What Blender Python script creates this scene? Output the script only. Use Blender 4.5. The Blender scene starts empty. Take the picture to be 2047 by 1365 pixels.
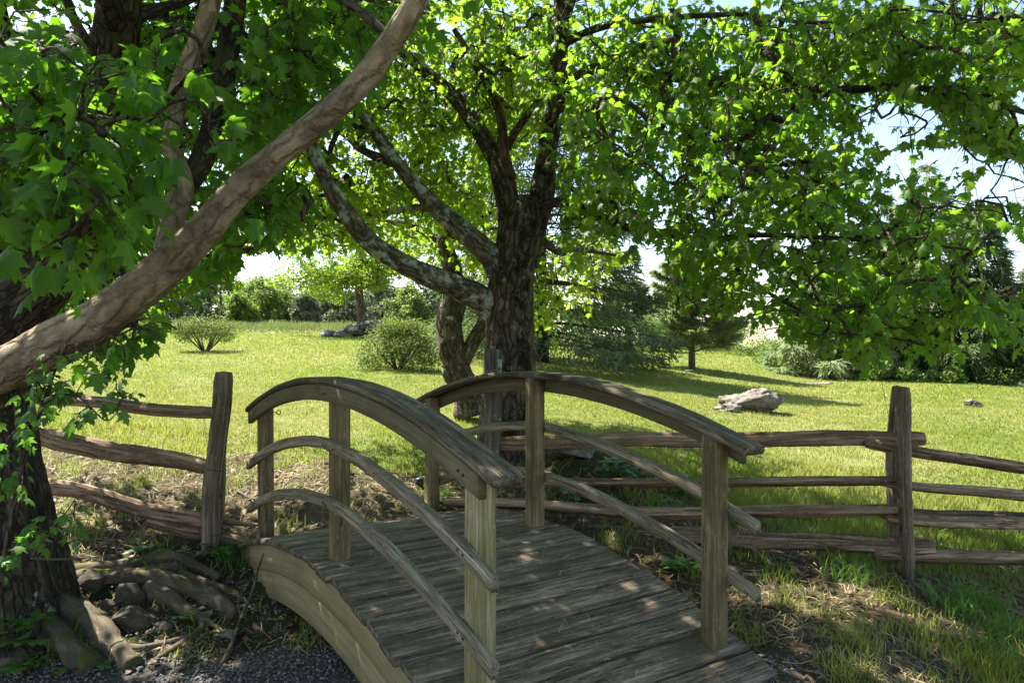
import bpy, math, random
import numpy as np
from mathutils import Vector
rng = np.random.default_rng(7)
random.seed(7)
F0, CX, CY, CZ = 1500.0, 1023.5, 682.5, 1.7      # focal length in photo pixels, centre, camera height
COL = bpy.context.scene.collection


def P(px, py, Y):
    """world point seen at photo pixel (px,py) at a distance Y in front of the camera"""
    return np.array([(px - CX) / F0 * Y, Y, CZ - (py - CY) / F0 * Y])


def nrm(v):
    return v / np.maximum(np.linalg.norm(v, axis=-1, keepdims=True), 1e-9)


def sn(p, f=1.0, seed=0, octaves=3):
    """cheap smooth pseudo noise in about [-1,1]"""
    r = np.random.default_rng(seed)
    p = np.asarray(p, float)
    out = np.zeros(p.shape[0]); a = 1.0; tot = 0
    for o in range(octaves):
        for k in range(4):
            d = r.normal(size=p.shape[1]); d /= np.linalg.norm(d)
            out += a * np.sin((p @ d) * f * 6.283 * r.uniform(.7, 1.4) + r.uniform(0, 6.283)) * .5
        tot += a; a *= .5; f *= 2.05
    return out / tot


# ------------------------------------------------------------------ objects
def tag(o, label=None, cat=None, group=None, kind=None):
    if label: o['label'] = label
    if cat: o['category'] = cat
    if group: o['group'] = group
    if kind: o['kind'] = kind
    return o


def empty(name, loc, label, cat, group=None):
    o = bpy.data.objects.new(name, None); COL.objects.link(o)
    o.location = [float(x) for x in loc]; o.empty_display_size = .2
    return tag(o, label, cat, group)


def mesh(name, V, faces, m, smooth=False, attrs=None):
    V = np.asarray(V, np.float32)
    faces = [np.asarray(f, np.int32) for f in (faces if isinstance(faces, list) else [faces]) if len(f)]
    me = bpy.data.meshes.new(name)
    me.vertices.add(len(V)); me.vertices.foreach_set('co', V.ravel())
    nl = sum(f.size for f in faces); npoly = sum(len(f) for f in faces)
    me.loops.add(nl); me.polygons.add(npoly)
    me.loops.foreach_set('vertex_index', np.concatenate([f.ravel() for f in faces]))
    st = []; pos = 0
    for f in faces:
        st.append(pos + np.arange(len(f)) * f.shape[1]); pos += f.size
    me.polygons.foreach_set('loop_start', np.concatenate(st).astype(np.int32))
    if smooth:
        me.polygons.foreach_set('use_smooth', np.ones(npoly, bool))
    me.update(calc_edges=True)
    for k, a in (attrs or {}).items():
        a = np.asarray(a, np.float32)
        if a.ndim == 1:
            at = me.attributes.new(k, 'FLOAT', 'POINT'); at.data.foreach_set('value', a)
        else:
            at = me.attributes.new(k, 'FLOAT_VECTOR', 'POINT'); at.data.foreach_set('vector', a.ravel())
    me.validate(clean_customdata=False)
    me.materials.append(m)
    return me


def obj(name, me, parent=None):
    """link a mesh given in world coordinates; under a parent it is shifted into the parent's frame"""
    o = bpy.data.objects.new(name, me); COL.objects.link(o)
    if parent is not None:
        o.parent = parent
        pp = parent
        off = Vector((0, 0, 0))
        while pp is not None:
            off += pp.location; pp = pp.parent
        if off.length > 0:
            me.transform(__import__('mathutils').Matrix.Translation(-off))
    else:
        # origin at the base of the thing
        n = len(me.vertices); a = np.empty(n * 3, np.float32); me.vertices.foreach_get('co', a); a = a.reshape(-1, 3)
        c = (a.min(0) + a.max(0)) / 2; c[2] = a[:, 2].min()
        me.transform(__import__('mathutils').Matrix.Translation(Vector([-float(x) for x in c])))
        o.location = [float(x) for x in c]
    return o


def copy_tree(src, loc, rz=0, sc=1.0):
    o = src.copy(); COL.objects.link(o)
    o.location = [float(x) for x in loc]; o.rotation_euler = (0, 0, rz); o.scale = (sc, sc, sc) if np.isscalar(sc) else sc
    for ch in src.children:
        c = ch.copy(); COL.objects.link(c); c.parent = o
    return o


class MB:
    """collects several shapes into one mesh"""
    def __init__(s): s.V = []; s.T = []; s.Q = []; s.A = {}; s.n = 0
    def add(s, V, T=None, Q=None, **attrs):
        V = np.asarray(V, float)
        s.V.append(V)
        if T is not None and len(T): s.T.append(np.asarray(T) + s.n)
        if Q is not None and len(Q): s.Q.append(np.asarray(Q) + s.n)
        for k, a in attrs.items(): s.A.setdefault(k, []).append(np.asarray(a, float))
        s.n += len(V)
    def mesh(s, name, m, smooth=False):
        f = []
        if s.T: f.append(np.concatenate(s.T))
        if s.Q: f.append(np.concatenate(s.Q))
        return mesh(name, np.concatenate(s.V), f, m, smooth, {k: np.concatenate(a) for k, a in s.A.items()})


def resample(pts, rad, step):
    """Catmull-Rom through the points"""
    pts = np.asarray(pts, float); rad = np.asarray(rad, float)
    if len(pts) < 3:
        n = max(2, int(np.linalg.norm(pts[1] - pts[0]) / step)); t = np.linspace(0, 1, n + 1)[:, None]
        return pts[0] + (pts[1] - pts[0]) * t, rad[0] + (rad[1] - rad[0]) * t[:, 0]
    pp = np.vstack([2 * pts[0] - pts[1], pts, 2 * pts[-1] - pts[-2]])
    out, ro = [], []
    for i in range(len(pts) - 1):
        a, b, c, d = pp[i:i + 4]
        n = max(1, int(round(np.linalg.norm(c - b) / step)))
        t = (np.arange(n) / n)[:, None]
        out.append(.5 * (2 * b + (c - a) * t + (2 * a - 5 * b + 4 * c - d) * t ** 2 + (3 * b - a - 3 * c + d) * t ** 3))
        u = t[:, 0]; u = u * u * (3 - 2 * u)
        ro.append(rad[i] + (rad[i + 1] - rad[i]) * u)
    out.append(pts[-1:]); ro.append(rad[-1:])
    return np.concatenate(out), np.concatenate(ro)


def tube(pts, rad, n=12, step=.06, rough=0.0, rfreq=2.0, seed=0, cap=True, shape=None):
    """bark tube; returns V,T,Q,bark coordinate"""
    p, r = resample(pts, rad, step)
    tan = nrm(np.gradient(p, axis=0))
    up = np.array([0, 1.0, 0.12]) if abs(tan[0][1]) < .85 else np.array([1.0, 0, 0.1])
    N = np.empty_like(p)
    u = up - tan[0] * (up @ tan[0]); u /= np.linalg.norm(u)
    for i in range(len(p)):
        u = u - tan[i] * (u @ tan[i]); u /= np.linalg.norm(u); N[i] = u
    B = np.cross(tan, N)
    ang = np.arange(n) / n * 2 * np.pi
    L = np.concatenate([[0], np.cumsum(np.linalg.norm(np.diff(p, axis=0), axis=1))])
    m = len(p)
    ca, sa = np.cos(ang), np.sin(ang)
    rr = np.repeat(r[:, None], n, 1)
    if rough:
        q = np.stack([np.repeat(L[:, None], n, 1) * .45, np.broadcast_to(ca, (m, n)) * .5 * np.maximum(rr, .02) * 4, np.broadcast_to(sa, (m, n)) * .5 * np.maximum(rr, .02) * 4], -1).reshape(-1, 3)
        rr = rr * (1 + rough * sn(q, rfreq, seed, 4).reshape(m, n))
    if shape is not None: rr = rr * shape(L, ang)
    V = p[:, None, :] + rr[..., None] * (ca[None, :, None] * N[:, None, :] + sa[None, :, None] * B[:, None, :])
    bc = np.stack([np.broadcast_to(ca, (m, n)) * r[:, None], np.broadcast_to(sa, (m, n)) * r[:, None], np.repeat(L[:, None], n, 1)], -1) + np.array([seed * 1.37 % 7, seed * .73 % 5, seed * .31 % 3])
    V = V.reshape(-1, 3); bc = bc.reshape(-1, 3)
    i = np.arange(m - 1)[:, None] * n; j = np.arange(n)[None, :]; j2 = (j + 1) % n
    Q = np.stack([i + j, i + j2, i + n + j2, i + n + j], -1).reshape(-1, 4)
    T = np.zeros((0, 3), int)
    if cap:
        V = np.vstack([V, p[:1], p[-1:]]); bc = np.vstack([bc, bc[:1], bc[-1:]])
        jj = np.arange(n); k = (jj + 1) % n; c0 = len(V) - 2; c1 = len(V) - 1; e = (m - 1) * n
        T = np.vstack([np.stack([np.full(n, c0), k, jj], 1), np.stack([np.full(n, c1), e + jj, e + k], 1)])
    return V, T, Q, bc


def tube_into(mb, *a, **k):
    V, T, Q, bc = tube(*a, **k)
    mb.add(V, T, Q, bco=bc)


# ------------------------------------------------------------------ materials
class G:
    def __init__(s, name):
        s.m = bpy.data.materials.new(name); s.m.use_nodes = True
        s.nt = s.m.node_tree; s.nt.nodes.clear()
        s.out = s.nt.nodes.new('ShaderNodeOutputMaterial')
    def n(s, t, **kw):
        x = s.nt.nodes.new(t)
        for k, v in kw.items(): setattr(x, k, v)
        return x
    def put(s, sock, v):
        if v is None: return
        if hasattr(v, 'is_linked') or isinstance(v, bpy.types.NodeSocket): s.nt.links.new(v, sock)
        else:
            if isinstance(v, (tuple, list)) and len(v) == 3 and sock.type == 'RGBA': v = (*v, 1)
            sock.default_value = v
    def attr(s, name, fac=False):
        x = s.n('ShaderNodeAttribute', attribute_name=name); return x.outputs['Fac' if fac else 'Vector']
    def co(s): return s.n('ShaderNodeTexCoord').outputs['Object']
    def gpos(s): return s.n('ShaderNodeNewGeometry').outputs['Position']
    def scale(s, v, sc):
        x = s.n('ShaderNodeVectorMath', operation='MULTIPLY'); s.put(x.inputs[0], v); x.inputs[1].default_value = sc; return x.outputs[0]
    def noise(s, v, scale, detail=4, rough=.55, dist=0):
        x = s.n('ShaderNodeTexNoise'); s.put(x.inputs['Vector'], v)
        x.inputs['Scale'].default_value = scale; x.inputs['Detail'].default_value = detail; x.inputs['Roughness'].default_value = rough; x.inputs['Distortion'].default_value = dist
        return x.outputs['Fac']
    def voro(s, v, scale, feat='F1', out='Distance'):
        x = s.n('ShaderNodeTexVoronoi', feature=feat); s.put(x.inputs['Vector'], v); x.inputs['Scale'].default_value = scale
        return x.outputs[out]
    def ramp(s, f, stops, interp='LINEAR'):
        x = s.n('ShaderNodeValToRGB'); s.put(x.inputs[0], f); x.color_ramp.interpolation = interp
        e = x.color_ramp.elements
        while len(e) < len(stops): e.new(.5)
        for i, (p, c) in enumerate(stops):
            e[i].position = p; e[i].color = (c, c, c, 1) if np.isscalar(c) else (*c, 1)
        return x.outputs[0]
    def mix(s, f, a, b, mode='MIX'):
        x = s.n('ShaderNodeMix', data_type='RGBA', blend_type=mode)
        s.put(x.inputs[0], f); s.put(x.inputs[6], a); s.put(x.inputs[7], b); return x.outputs[2]
    def math(s, op, a, b=0.0, clamp=False):
        x = s.n('ShaderNodeMath', operation=op, use_clamp=clamp); s.put(x.inputs[0], a); s.put(x.inputs[1], b); return x.outputs[0]
    def bump(s, h, strength=.5, dist=.01, normal=None):
        x = s.n('ShaderNodeBump'); s.put(x.inputs['Height'], h); x.inputs['Strength'].default_value = strength; x.inputs['Distance'].default_value = dist
        if normal is not None: s.put(x.inputs['Normal'], normal)
        return x.outputs[0]
    def principled(s, col, rough=.85, normal=None, spec=.3):
        x = s.n('ShaderNodeBsdfPrincipled'); s.put(x.inputs['Base Color'], col); s.put(x.inputs['Roughness'], rough)
        x.inputs['Specular IOR Level'].default_value = spec
        if normal is not None: s.put(x.inputs['Normal'], normal)
        return x.outputs[0]
    def finish(s, sh): s.nt.links.new(sh, s.out.inputs['Surface']); return s.m


def leaf_mat(name, dark, light, trans, under=None, tfac=.45, gloss=.35, dry=None):
    g = G(name)
    f = g.attr('tint', True)
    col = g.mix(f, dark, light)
    tcol = g.mix(f, (trans[0] * .5, trans[1] * .72, trans[2] * .6), trans)
    if dry is not None:
        wp_ = g.gpos(); pa = g.math('ADD', g.math('MULTIPLY', g.noise(wp_, .32, 4, .6), .6), g.math('MULTIPLY', g.noise(wp_, 1.9, 5, .65), .4))
        pm = g.ramp(pa, [(.45, 0), (.62, .6)]); col = g.mix(pm, col, dry); tcol = g.mix(pm, tcol, tuple(1.1 * q for q in dry))
        pg = g.ramp(pa, [(.34, .7), (.46, 0)]); col = g.mix(pg, col, tuple(.75 * q for q in dark))
    vn = g.ramp(g.attr('vein', True), [(.8, 0), (.97, .55)])
    col = g.mix(vn, col, tuple(min(.4, 1.9 * q + .03) for q in light))
    if under is not None:
        bf = g.n('ShaderNodeNewGeometry').outputs['Backfacing']
        col = g.mix(bf, col, under)
    d = g.principled(col, gloss, spec=.25)
    t = g.n('ShaderNodeBsdfTranslucent'); g.put(t.inputs[0], tcol)
    mx = g.n('ShaderNodeMixShader'); mx.inputs[0].default_value = tfac
    g.nt.links.new(d, mx.inputs[1]); g.nt.links.new(t.outputs[0], mx.inputs[2])
    return g.finish(mx.outputs[0])


def bark_mat(name, dark, mid, light, lichen=(.42, .47, .38), lich=.62, moss=None, vs=.25, fs=22, bump=.9, mossamt=.6, bd=.02, crackamt=.75):
    g = G(name)
    c = g.attr('bco')
    v = g.scale(c, (1, 1, vs))
    n1 = g.noise(v, fs, 8, .65, .6)
    n2 = g.noise(c, 4, 5, .6)
    wv = g.n('ShaderNodeTexNoise'); g.put(wv.inputs['Vector'], c); wv.inputs['Scale'].default_value = 9; wv.inputs['Detail'].default_value = 4
    ad = g.n('ShaderNodeVectorMath', operation='MULTIPLY_ADD'); g.put(ad.inputs[0], wv.outputs['Color']); ad.inputs[1].default_value = (.09, .09, .22); g.put(ad.inputs[2], c)
    cr = g.voro(g.scale(ad.outputs[0], (1, 1, vs * .6)), fs * .8, 'DISTANCE_TO_EDGE')
    crack = g.ramp(cr, [(0, 0), (.16, 1)])
    col = g.ramp(n1, [(.3, dark), (.5, mid), (.7, light)])
    col = g.mix(g.ramp(n2, [(.35, 0), (.65, .7)]), col, dark)
    col = g.mix(g.math('MULTIPLY', g.math('SUBTRACT', 1, crack), crackamt), col, tuple(.35 * x for x in dark))
    if moss is not None:
        col = g.mix(g.ramp(g.noise(c, 5.5, 6, .62), [(mossamt, 0), (mossamt + .07, 1)]), col, moss)
    l1 = g.noise(c, 7, 9, .7)
    lm = g.ramp(l1, [(lich - .02, 0), (lich + .06, 1)])
    lcol = g.mix(g.noise(c, 60, 3), tuple(.7 * x for x in lichen), lichen)
    col = g.mix(lm, col, lcol)
    h = g.math('ADD', g.math('MULTIPLY', n1, .6), g.math('MULTIPLY', crack, .8 * crackamt))
    h = g.math('ADD', h, g.math('MULTIPLY', g.noise(c, 90, 4), .25))
    return g.finish(g.principled(col, .92, g.bump(h, bump, bd), .15))


def wood_mat(name, dark, mid, light, stain=None, stain_at=.55, stain_w=.12, moss=None, moss_at=.66, gs=1.0, bump=.6, crackdark=.35, checks=.85):
    g = G(name)
    c = g.attr('wco')                                    # x runs along the grain
    n1 = g.noise(g.scale(c, (1.3 * gs, 26 * gs, 26 * gs)), 1, 9, .68, .5)
    n2 = g.noise(g.scale(c, (4 * gs, 130 * gs, 130 * gs)), 1, 6, .7)
    nb = g.noise(c, 3.1, 6, .62)
    nf = g.noise(g.scale(c, (30, 70, 70)), 1, 6, .75)
    col = g.ramp(n1, [(.32, dark), (.5, mid), (.66, light)])
    col = g.mix(g.ramp(n2, [(.36, .75), (.56, 0)]), col, tuple(x * crackdark for x in dark))
    ck = g.math('ABSOLUTE', g.math('SUBTRACT', g.noise(g.scale(c, (1.7 * gs, 34 * gs, 34 * gs)), 1, 3, .5, .3), .5))
    ckm = g.math('MULTIPLY', g.ramp(ck, [(0, 1), (.022, 0)]), g.ramp(g.noise(g.scale(c, (2.5, 9, 9)), 1, 3), [(.42, 0), (.55, 1)]))
    col = g.mix(g.math('MULTIPLY', ckm, checks), col, tuple(x * .22 for x in dark))
    col = g.mix(g.ramp(nf, [(.55, 0), (.72, .5)]), col, tuple(min(1, 1.35 * x) for x in light))
    if stain is not None:
        col = g.mix(g.ramp(nb, [(stain_at, 0), (stain_at + stain_w, .85)]), col, stain)
    if moss is not None:
        mm = g.noise(c, 5.2, 8, .7)
        col = g.mix(g.ramp(mm, [(moss_at, 0), (moss_at + .05, 1)]), col, g.mix(g.noise(c, 70, 3), tuple(.45 * x for x in moss), moss))
    h = g.math('SUBTRACT', g.math('ADD', g.math('MULTIPLY', n1, .7), g.math('MULTIPLY', n2, .6)), g.math('MULTIPLY', ckm, .8 * checks))
    return g.finish(g.principled(col, .88, g.bump(h, bump, .006), .2))


def rock_mat(name, a, b, lichen, la=.6, moss=None, ma=.62):
    g = G(name); c = g.co()
    n = g.noise(c, 6, 9, .65); n2 = g.noise(c, 35, 6, .7)
    col = g.ramp(n, [(.35, a), (.65, b)])
    col = g.mix(g.ramp(n2, [(.4, .5), (.6, 0)]), col, tuple(.5 * x for x in a))
    col = g.mix(g.ramp(g.noise(c, 9, 8, .72), [(la, 0), (la + .05, .9)]), col, lichen)
    if moss is not None:
        col = g.mix(g.ramp(g.noise(c, 4, 7, .65), [(ma, 0), (ma + .06, 1)]), col, moss)
    h = g.math('ADD', n, g.math('MULTIPLY', n2, .5))
    return g.finish(g.principled(col, .9, g.bump(h, .8, .02), .2))


M = {}
M['leaf'] = leaf_mat('maple_leaf_green', (.042, .1, .012), (.088, .155, .018), (.36, .54, .03), (.1, .15, .045), .58, .5)
M['leaf_left'] = leaf_mat('maple_leaf_deep_green', (.034, .098, .013), (.066, .145, .018), (.25, .46, .02), (.065, .125, .03), .52, .5)
M['leaf_bright'] = leaf_mat('bright_spring_leaf', (.09, .17, .02), (.14, .22, .03), (.36, .48, .03), None, .5, .5)
M['leaf_shrub'] = leaf_mat('azalea_leaf', (.06, .095, .02), (.15, .19, .042), (.2, .27, .03), None, .36, .55)
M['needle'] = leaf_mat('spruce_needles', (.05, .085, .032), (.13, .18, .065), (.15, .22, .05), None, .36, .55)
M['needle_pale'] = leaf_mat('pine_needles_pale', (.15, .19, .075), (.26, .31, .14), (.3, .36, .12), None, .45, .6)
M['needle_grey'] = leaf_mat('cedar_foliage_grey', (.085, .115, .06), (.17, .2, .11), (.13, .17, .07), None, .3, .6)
M['leaf_wood'] = leaf_mat('hedgerow_leaf', (.08, .14, .025), (.16, .23, .045), (.26, .36, .05), None, .4, .5)
M['grass'] = leaf_mat('lawn_blade', (.085, .145, .016), (.225, .262, .042), (.31, .36, .05), None, .4, .55, dry=(.32, .295, .085))
M['meadow'] = leaf_mat('meadow_blade', (.12, .17, .045), (.3, .28, .12), (.22, .24, .08), None, .35, .6)
M['straw'] = leaf_mat('dry_straw', (.15, .118, .055), (.35, .295, .15), (.2, .16, .08), None, .15, .7)
M['deadleaf'] = leaf_mat('dead_leaf_brown', (.06, .036, .02), (.2, .12, .065), (.15, .07, .03), None, .2, .6)
M['weed'] = leaf_mat('weed_leaf', (.05, .13, .025), (.09, .19, .035), (.16, .32, .03), None, .4, .4)
M['bark_dark'] = bark_mat('dark_mossy_maple_bark', vs=.45, fs=26, dark=(0.026, 0.021, 0.014), mid=(0.078, 0.062, 0.044), light=(0.195, 0.163, 0.117), moss=(0.052, 0.055, 0.021), lich=.64, mossamt=.55)
M['bark_big'] = bark_mat('rough_old_maple_bark', (0.044, 0.034, 0.022), (0.143, 0.112, 0.078), (0.312, 0.260, 0.195), moss=(0.023, 0.021, 0.010), lich=.635, mossamt=.53, fs=22, vs=.42, bd=.035)
M['bark_limb'] = bark_mat('tan_flaking_maple_bark', (.15, .108, .067), (.37, .28, .182), (.5, .41, .29), lich=.64, vs=.5, fs=15, bump=1.0, bd=.035, crackamt=.5)
M['bark_mid'] = bark_mat('brown_knobbly_bark', (0.052, 0.040, 0.027), (0.156, 0.125, 0.087), (0.286, 0.240, 0.176), moss=(0.039, 0.036, 0.018), lich=.6, mossamt=.57, fs=22, vs=.42, bd=.035)
M['bark_lichen'] = bark_mat('lichen_covered_bark', (0.078, 0.065, 0.047), (0.195, 0.163, 0.117), (0.312, 0.273, 0.208), lichen=(0.468, 0.520, 0.416), lich=.545, fs=24, vs=.35)
M['bark_twig'] = bark_mat('thin_branch_bark', (0.046, 0.034, 0.023), (0.104, 0.078, 0.055), (0.195, 0.156, 0.117), lich=.66, fs=30)
M['bark_dead'] = bark_mat('dead_brown_branch', (0.065, 0.039, 0.023), (0.169, 0.104, 0.065), (0.260, 0.182, 0.117), lich=.75, fs=30)
M['bark_far'] = bark_mat('grey_bark', (.07, .055, .045), (.15, .125, .1), (.25, .22, .19), lich=.6, fs=10)
M['root'] = bark_mat('grey_root_bark', (0.058, 0.044, 0.029), (0.137, 0.107, 0.073), (0.221, 0.182, 0.130), lich=.7, moss=(0.065, 0.072, 0.016), mossamt=.52, fs=30, vs=.3, bd=.012, crackamt=.12)
M['deck'] = wood_mat('weathered_deck_boards', (0.072, 0.052, 0.032), (0.183, 0.141, 0.094), (0.414, 0.339, 0.242), stain=(0.080, 0.061, 0.035), stain_at=.5, stain_w=.18, moss=(0.159, 0.137, 0.025), moss_at=.69, bump=1.0, gs=1.5)
M['cap'] = wood_mat('weathered_handrail_board', (0.048, 0.038, 0.025), (0.135, 0.106, 0.072), (0.335, 0.274, 0.192), stain=(0.087, 0.079, 0.043), stain_at=.5, stain_w=.2, bump=.8)
M['post'] = wood_mat('olive_stained_post', (0.112, 0.081, 0.038), (0.200, 0.152, 0.074), (0.342, 0.272, 0.147), stain=(0.074, 0.058, 0.024), stain_at=.5, stain_w=.22, gs=.9, bump=.4, crackdark=.5)
M['postgreen'] = wood_mat('algae_green_post', (0.169, 0.138, 0.058), (0.325, 0.274, 0.150), (0.494, 0.427, 0.260), stain=(0.169, 0.147, 0.033), stain_at=.46, stain_w=.25, gs=.9, bump=.4, crackdark=.5)
M['rail'] = wood_mat('grey_curved_rail_wood', (0.128, 0.097, 0.059), (0.255, 0.210, 0.138), (0.477, 0.403, 0.291), stain=(0.135, 0.112, 0.056), stain_at=.5, stain_w=.2, bump=.6)
M['stringer'] = wood_mat('olive_painted_side_board', (0.224, 0.180, 0.087), (0.269, 0.219, 0.108), (0.320, 0.265, 0.135), stain=(0.177, 0.140, 0.064), stain_at=.5, stain_w=.25, gs=.5, bump=.12, crackdark=.8, checks=.25)
M['underboard'] = wood_mat('olive_painted_rail_board', (0.112, 0.095, 0.049), (0.148, 0.128, 0.067), (0.193, 0.166, 0.092), stain=(0.090, 0.075, 0.039), stain_at=.5, stain_w=.25, gs=.6, bump=.15, crackdark=.7, checks=.25)
M['split'] = wood_mat('split_cedar_rail', (0.080, 0.054, 0.032), (0.270, 0.180, 0.110), (0.573, 0.403, 0.261), stain=(0.111, 0.070, 0.037), stain_at=.52, stain_w=.2, moss=(0.477, 0.476, 0.323), moss_at=.7, gs=.8, bump=1.0)
M['splitpost'] = wood_mat('split_cedar_post', (0.072, 0.052, 0.033), (0.207, 0.156, 0.099), (0.398, 0.317, 0.216), stain=(0.096, 0.074, 0.045), stain_at=.5, stain_w=.2, moss=(0.573, 0.591, 0.421), moss_at=.66, gs=.8, bump=1.0)
M['lichenpost'] = wood_mat('pale_lichen_post', (.06, .05, .04), (.17, .15, .12), (.32, .3, .25), stain=(.07, .06, .045), stain_at=.5, stain_w=.2, moss=(.4, .46, .42), moss_at=.55, gs=.8, bump=1.0)
M['rock'] = rock_mat('pale_lichen_stone', (.11, .092, .074), (.29, .255, .215), (.38, .365, .33))
M['rockdark'] = rock_mat('grey_bank_stone', (0.061, 0.050, 0.035), (0.142, 0.121, 0.088), (0.324, 0.311, 0.243), .66, (0.061, 0.065, 0.016), .5)
M['rockpile'] = rock_mat('bluish_field_stone', (.1, .105, .11), (.24, .245, .25), (.36, .37, .37), .6)
gg = G('gravel_stone'); ti = gg.attr('tint', True)
M['gravel'] = gg.finish(gg.principled(gg.mix(gg.noise(gg.gpos(), 60, 3), gg.ramp(ti, [(0, (0.071, 0.067, 0.063)), (.6, (0.193, 0.188, 0.182)), (1, (0.344, 0.324, 0.304))]), (0.101, 0.096, 0.091)), .85))
gg = G('rusty_iron'); M['iron'] = gg.finish(gg.principled(gg.mix(gg.noise(gg.co(), 60, 4), (.02, .017, .015), (.06, .04, .03)), .6))
gg = G('black_plastic'); M['black'] = gg.finish(gg.principled(gg.mix(gg.noise(gg.co(), 90, 4), (.012, .013, .02), (.03, .03, .045)), .45))

# ------------------------------------------------------------------ terrain
CTRL = [  # px, py, Y: points of the ground read off the photograph
    (300, 1340, 3.95), (600, 1345, 3.85), (900, 1500, 3.1), (60, 1330, 4.0), (-300, 1330, 4.1), (500, 1250, 4.4),
    (250, 1180, 4.75), (80, 1140, 4.8), (-300, 1120, 5.1), (412, 1092, 5.22), (540, 1196, 4.62), (500, 1140, 5.0), (100, 1040, 5.6), (-300, 1000, 6),
    (480, 1096, 5.4), (650, 1060, 5.5), (800, 1030, 5.7), (1554, 1345, 3.42), (1200, 1480, 3.25), (1200, 1230, 4.35), (1815, 1152, 4.81), (2047, 1365, 3.62), (2400, 1300, 4.0), (2047, 1150, 5.25), (2400, 1130, 5.8),
    (1300, 1140, 4.75), (1250, 1080, 5.1), (1200, 1000, 5.85), (1150, 925, 6.5), (1015, 915, 7.0), (1015, 990, 6.1), (1015, 870, 8.6), (1500, 1000, 6.5), (1500, 905, 9.0),
    (200, 940, 6.4), (600, 955, 6.4), (600, 872, 8.3), (300, 835, 9.2), (100, 760, 13), (-300, 770, 13), (795, 738, 15), (410, 703, 20), (0, 664, 34), (700, 674, 32),
    (400, 652, 45), (850, 666, 40), (1250, 692, 38), (1383, 738, 22), (1082, 724, 19), (1100, 780, 12.8), (1500, 822, 12.8), (1945, 812, 14.5),
    (1500, 713, 30), (1600, 748, 26), (1800, 760, 24), (2047, 777, 22), (2400, 800, 22), (2047, 900, 10), (2400, 950, 9.5),
    (200, 650, 75), (600, 650, 75), (1000, 663, 75), (1400, 690, 75), (1800, 715, 75), (2300, 725, 75),
    (200, 672, 220), (1000, 676, 220), (1800, 690, 220), (200, 1700, 2.6), (1023, 1680, 2.6), (2000, 1620, 2.6), (200, 2300, 1.6), (1023, 2270, 1.6), (2000, 2250, 1.6)]
_c = np.array([P(*q) for q in CTRL])


def _uv(x, y):
    yy = np.clip(y, 1.6, 260)
    return np.stack([np.clip(x / yy, -1.0, 1.0) * 2.2, np.log(yy)], -1)


_U = _uv(_c[:, 0], _c[:, 1])


def _k(d2): return d2 * np.log(np.maximum(d2, 1e-12)) * .5


def _solve():
    n = len(_U); D = ((_U[:, None] - _U[None]) ** 2).sum(-1)
    A = np.zeros((n + 3, n + 3)); A[:n, :n] = _k(D) + np.eye(n) * .004
    A[:n, n] = 1; A[:n, n + 1:] = _U; A[n, :n] = 1; A[n + 1:, :n] = _U.T
    return np.linalg.solve(A, np.concatenate([_c[:, 2], [0, 0, 0]]))


_W = _solve()


def ground(x, y, detail=True):
    x = np.atleast_1d(np.asarray(x, float)); y = np.atleast_1d(np.asarray(y, float))
    out = np.empty(len(x))
    for s in range(0, len(x), 40000):
        u = _uv(x[s:s + 40000], y[s:s + 40000])
        D = ((u[:, None] - _U[None]) ** 2).sum(-1)
        out[s:s + 40000] = _k(D) @ _W[:-3] + _W[-3] + u @ _W[-2:]
    if detail:
        p = np.stack([x, y], -1)
        out += .012 * sn(p, .9, 3, 3) * np.clip(1 - y / 40, 0, 1)
        bank = np.clip(1 - np.abs(y - 4.9) / .8, 0, 1) * np.clip((-x - 1.0) / .5, 0, 1)
        out += bank * (.055 * sn(p, 1.6, 5, 4) + .025 * np.abs(sn(p, 3.2, 8, 3)))
        md = np.exp(-(((x - .75) / .8) ** 2 + ((y - 6.35) / .55) ** 2))
        out += md * (.12 + .05 * sn(p, 1.5, 6, 3))
    return out


def zones(x, y):
    """what the ground is made of: grass, gravel, straw, moss (0..1 each)"""
    p = np.stack([x, y], -1)
    n = sn(p, .55, 11, 4); n2 = sn(p, 1.7, 12, 3)
    sm = lambda v, a, b: np.clip((v - a) / (b - a), 0, 1)
    # gravel drive runs under the bridge from the left front
    edge = 4.2 + .14 * n + .08 * n2 - .16 * np.clip(-x - 1.2, 0, 2) - .25 * np.clip(x + 1, 0, 3)
    gravel = sm(edge - y, -.1, .2) * sm(1.3 - x - .5 * (3.6 - y), -.3, .3)
    lawn_edge = np.where(x < .4, 7.0 + .6 * n + .4 * n2, 7.35 - 1.3 * np.clip((x - .4) / 1.2, 0, 1) + .4 * n + .35 * n2)
    grass = sm(y - lawn_edge, -.4, .5)
    right = sm(x - (1.75 + .35 * n + .25 * n2), -.25, .4)
    grass = np.maximum(grass, right * np.where(y < 5.6, .5 + .55 * n + .35 * n2, 1))
    patch = np.exp(-(((x - 1.75) / .95) ** 2 + ((y - 4.35) / .42) ** 2))
    grass = grass * (1 - np.clip(patch * 1.7 + .25 * n2 * (patch > .2), 0, 1))
    grass = np.clip(grass * (1 - gravel), 0, 1)
    moss = np.exp(-(((x - .75) / 1.0) ** 2 + ((y - 6.3) / .5) ** 2)) + 1.2 * np.clip(1 - np.abs(y - 4.55) / .75, 0, 1) ** .5 * sm(-x, .9, 1.5)
    return grass, gravel, np.clip(1 - grass - gravel, 0, 1), np.clip(moss, 0, 1)


def axis(lo, hi, f0, f1, fine, grow=1.09):
    a = list(np.arange(f0, f1, fine)); s = fine
    while a[-1] < hi: s *= grow; a.append(a[-1] + s)
    b = []; s = fine; c = f0
    while c > lo: s *= grow; c -= s; b.append(c)
    return np.array(b[::-1] + a)


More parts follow.
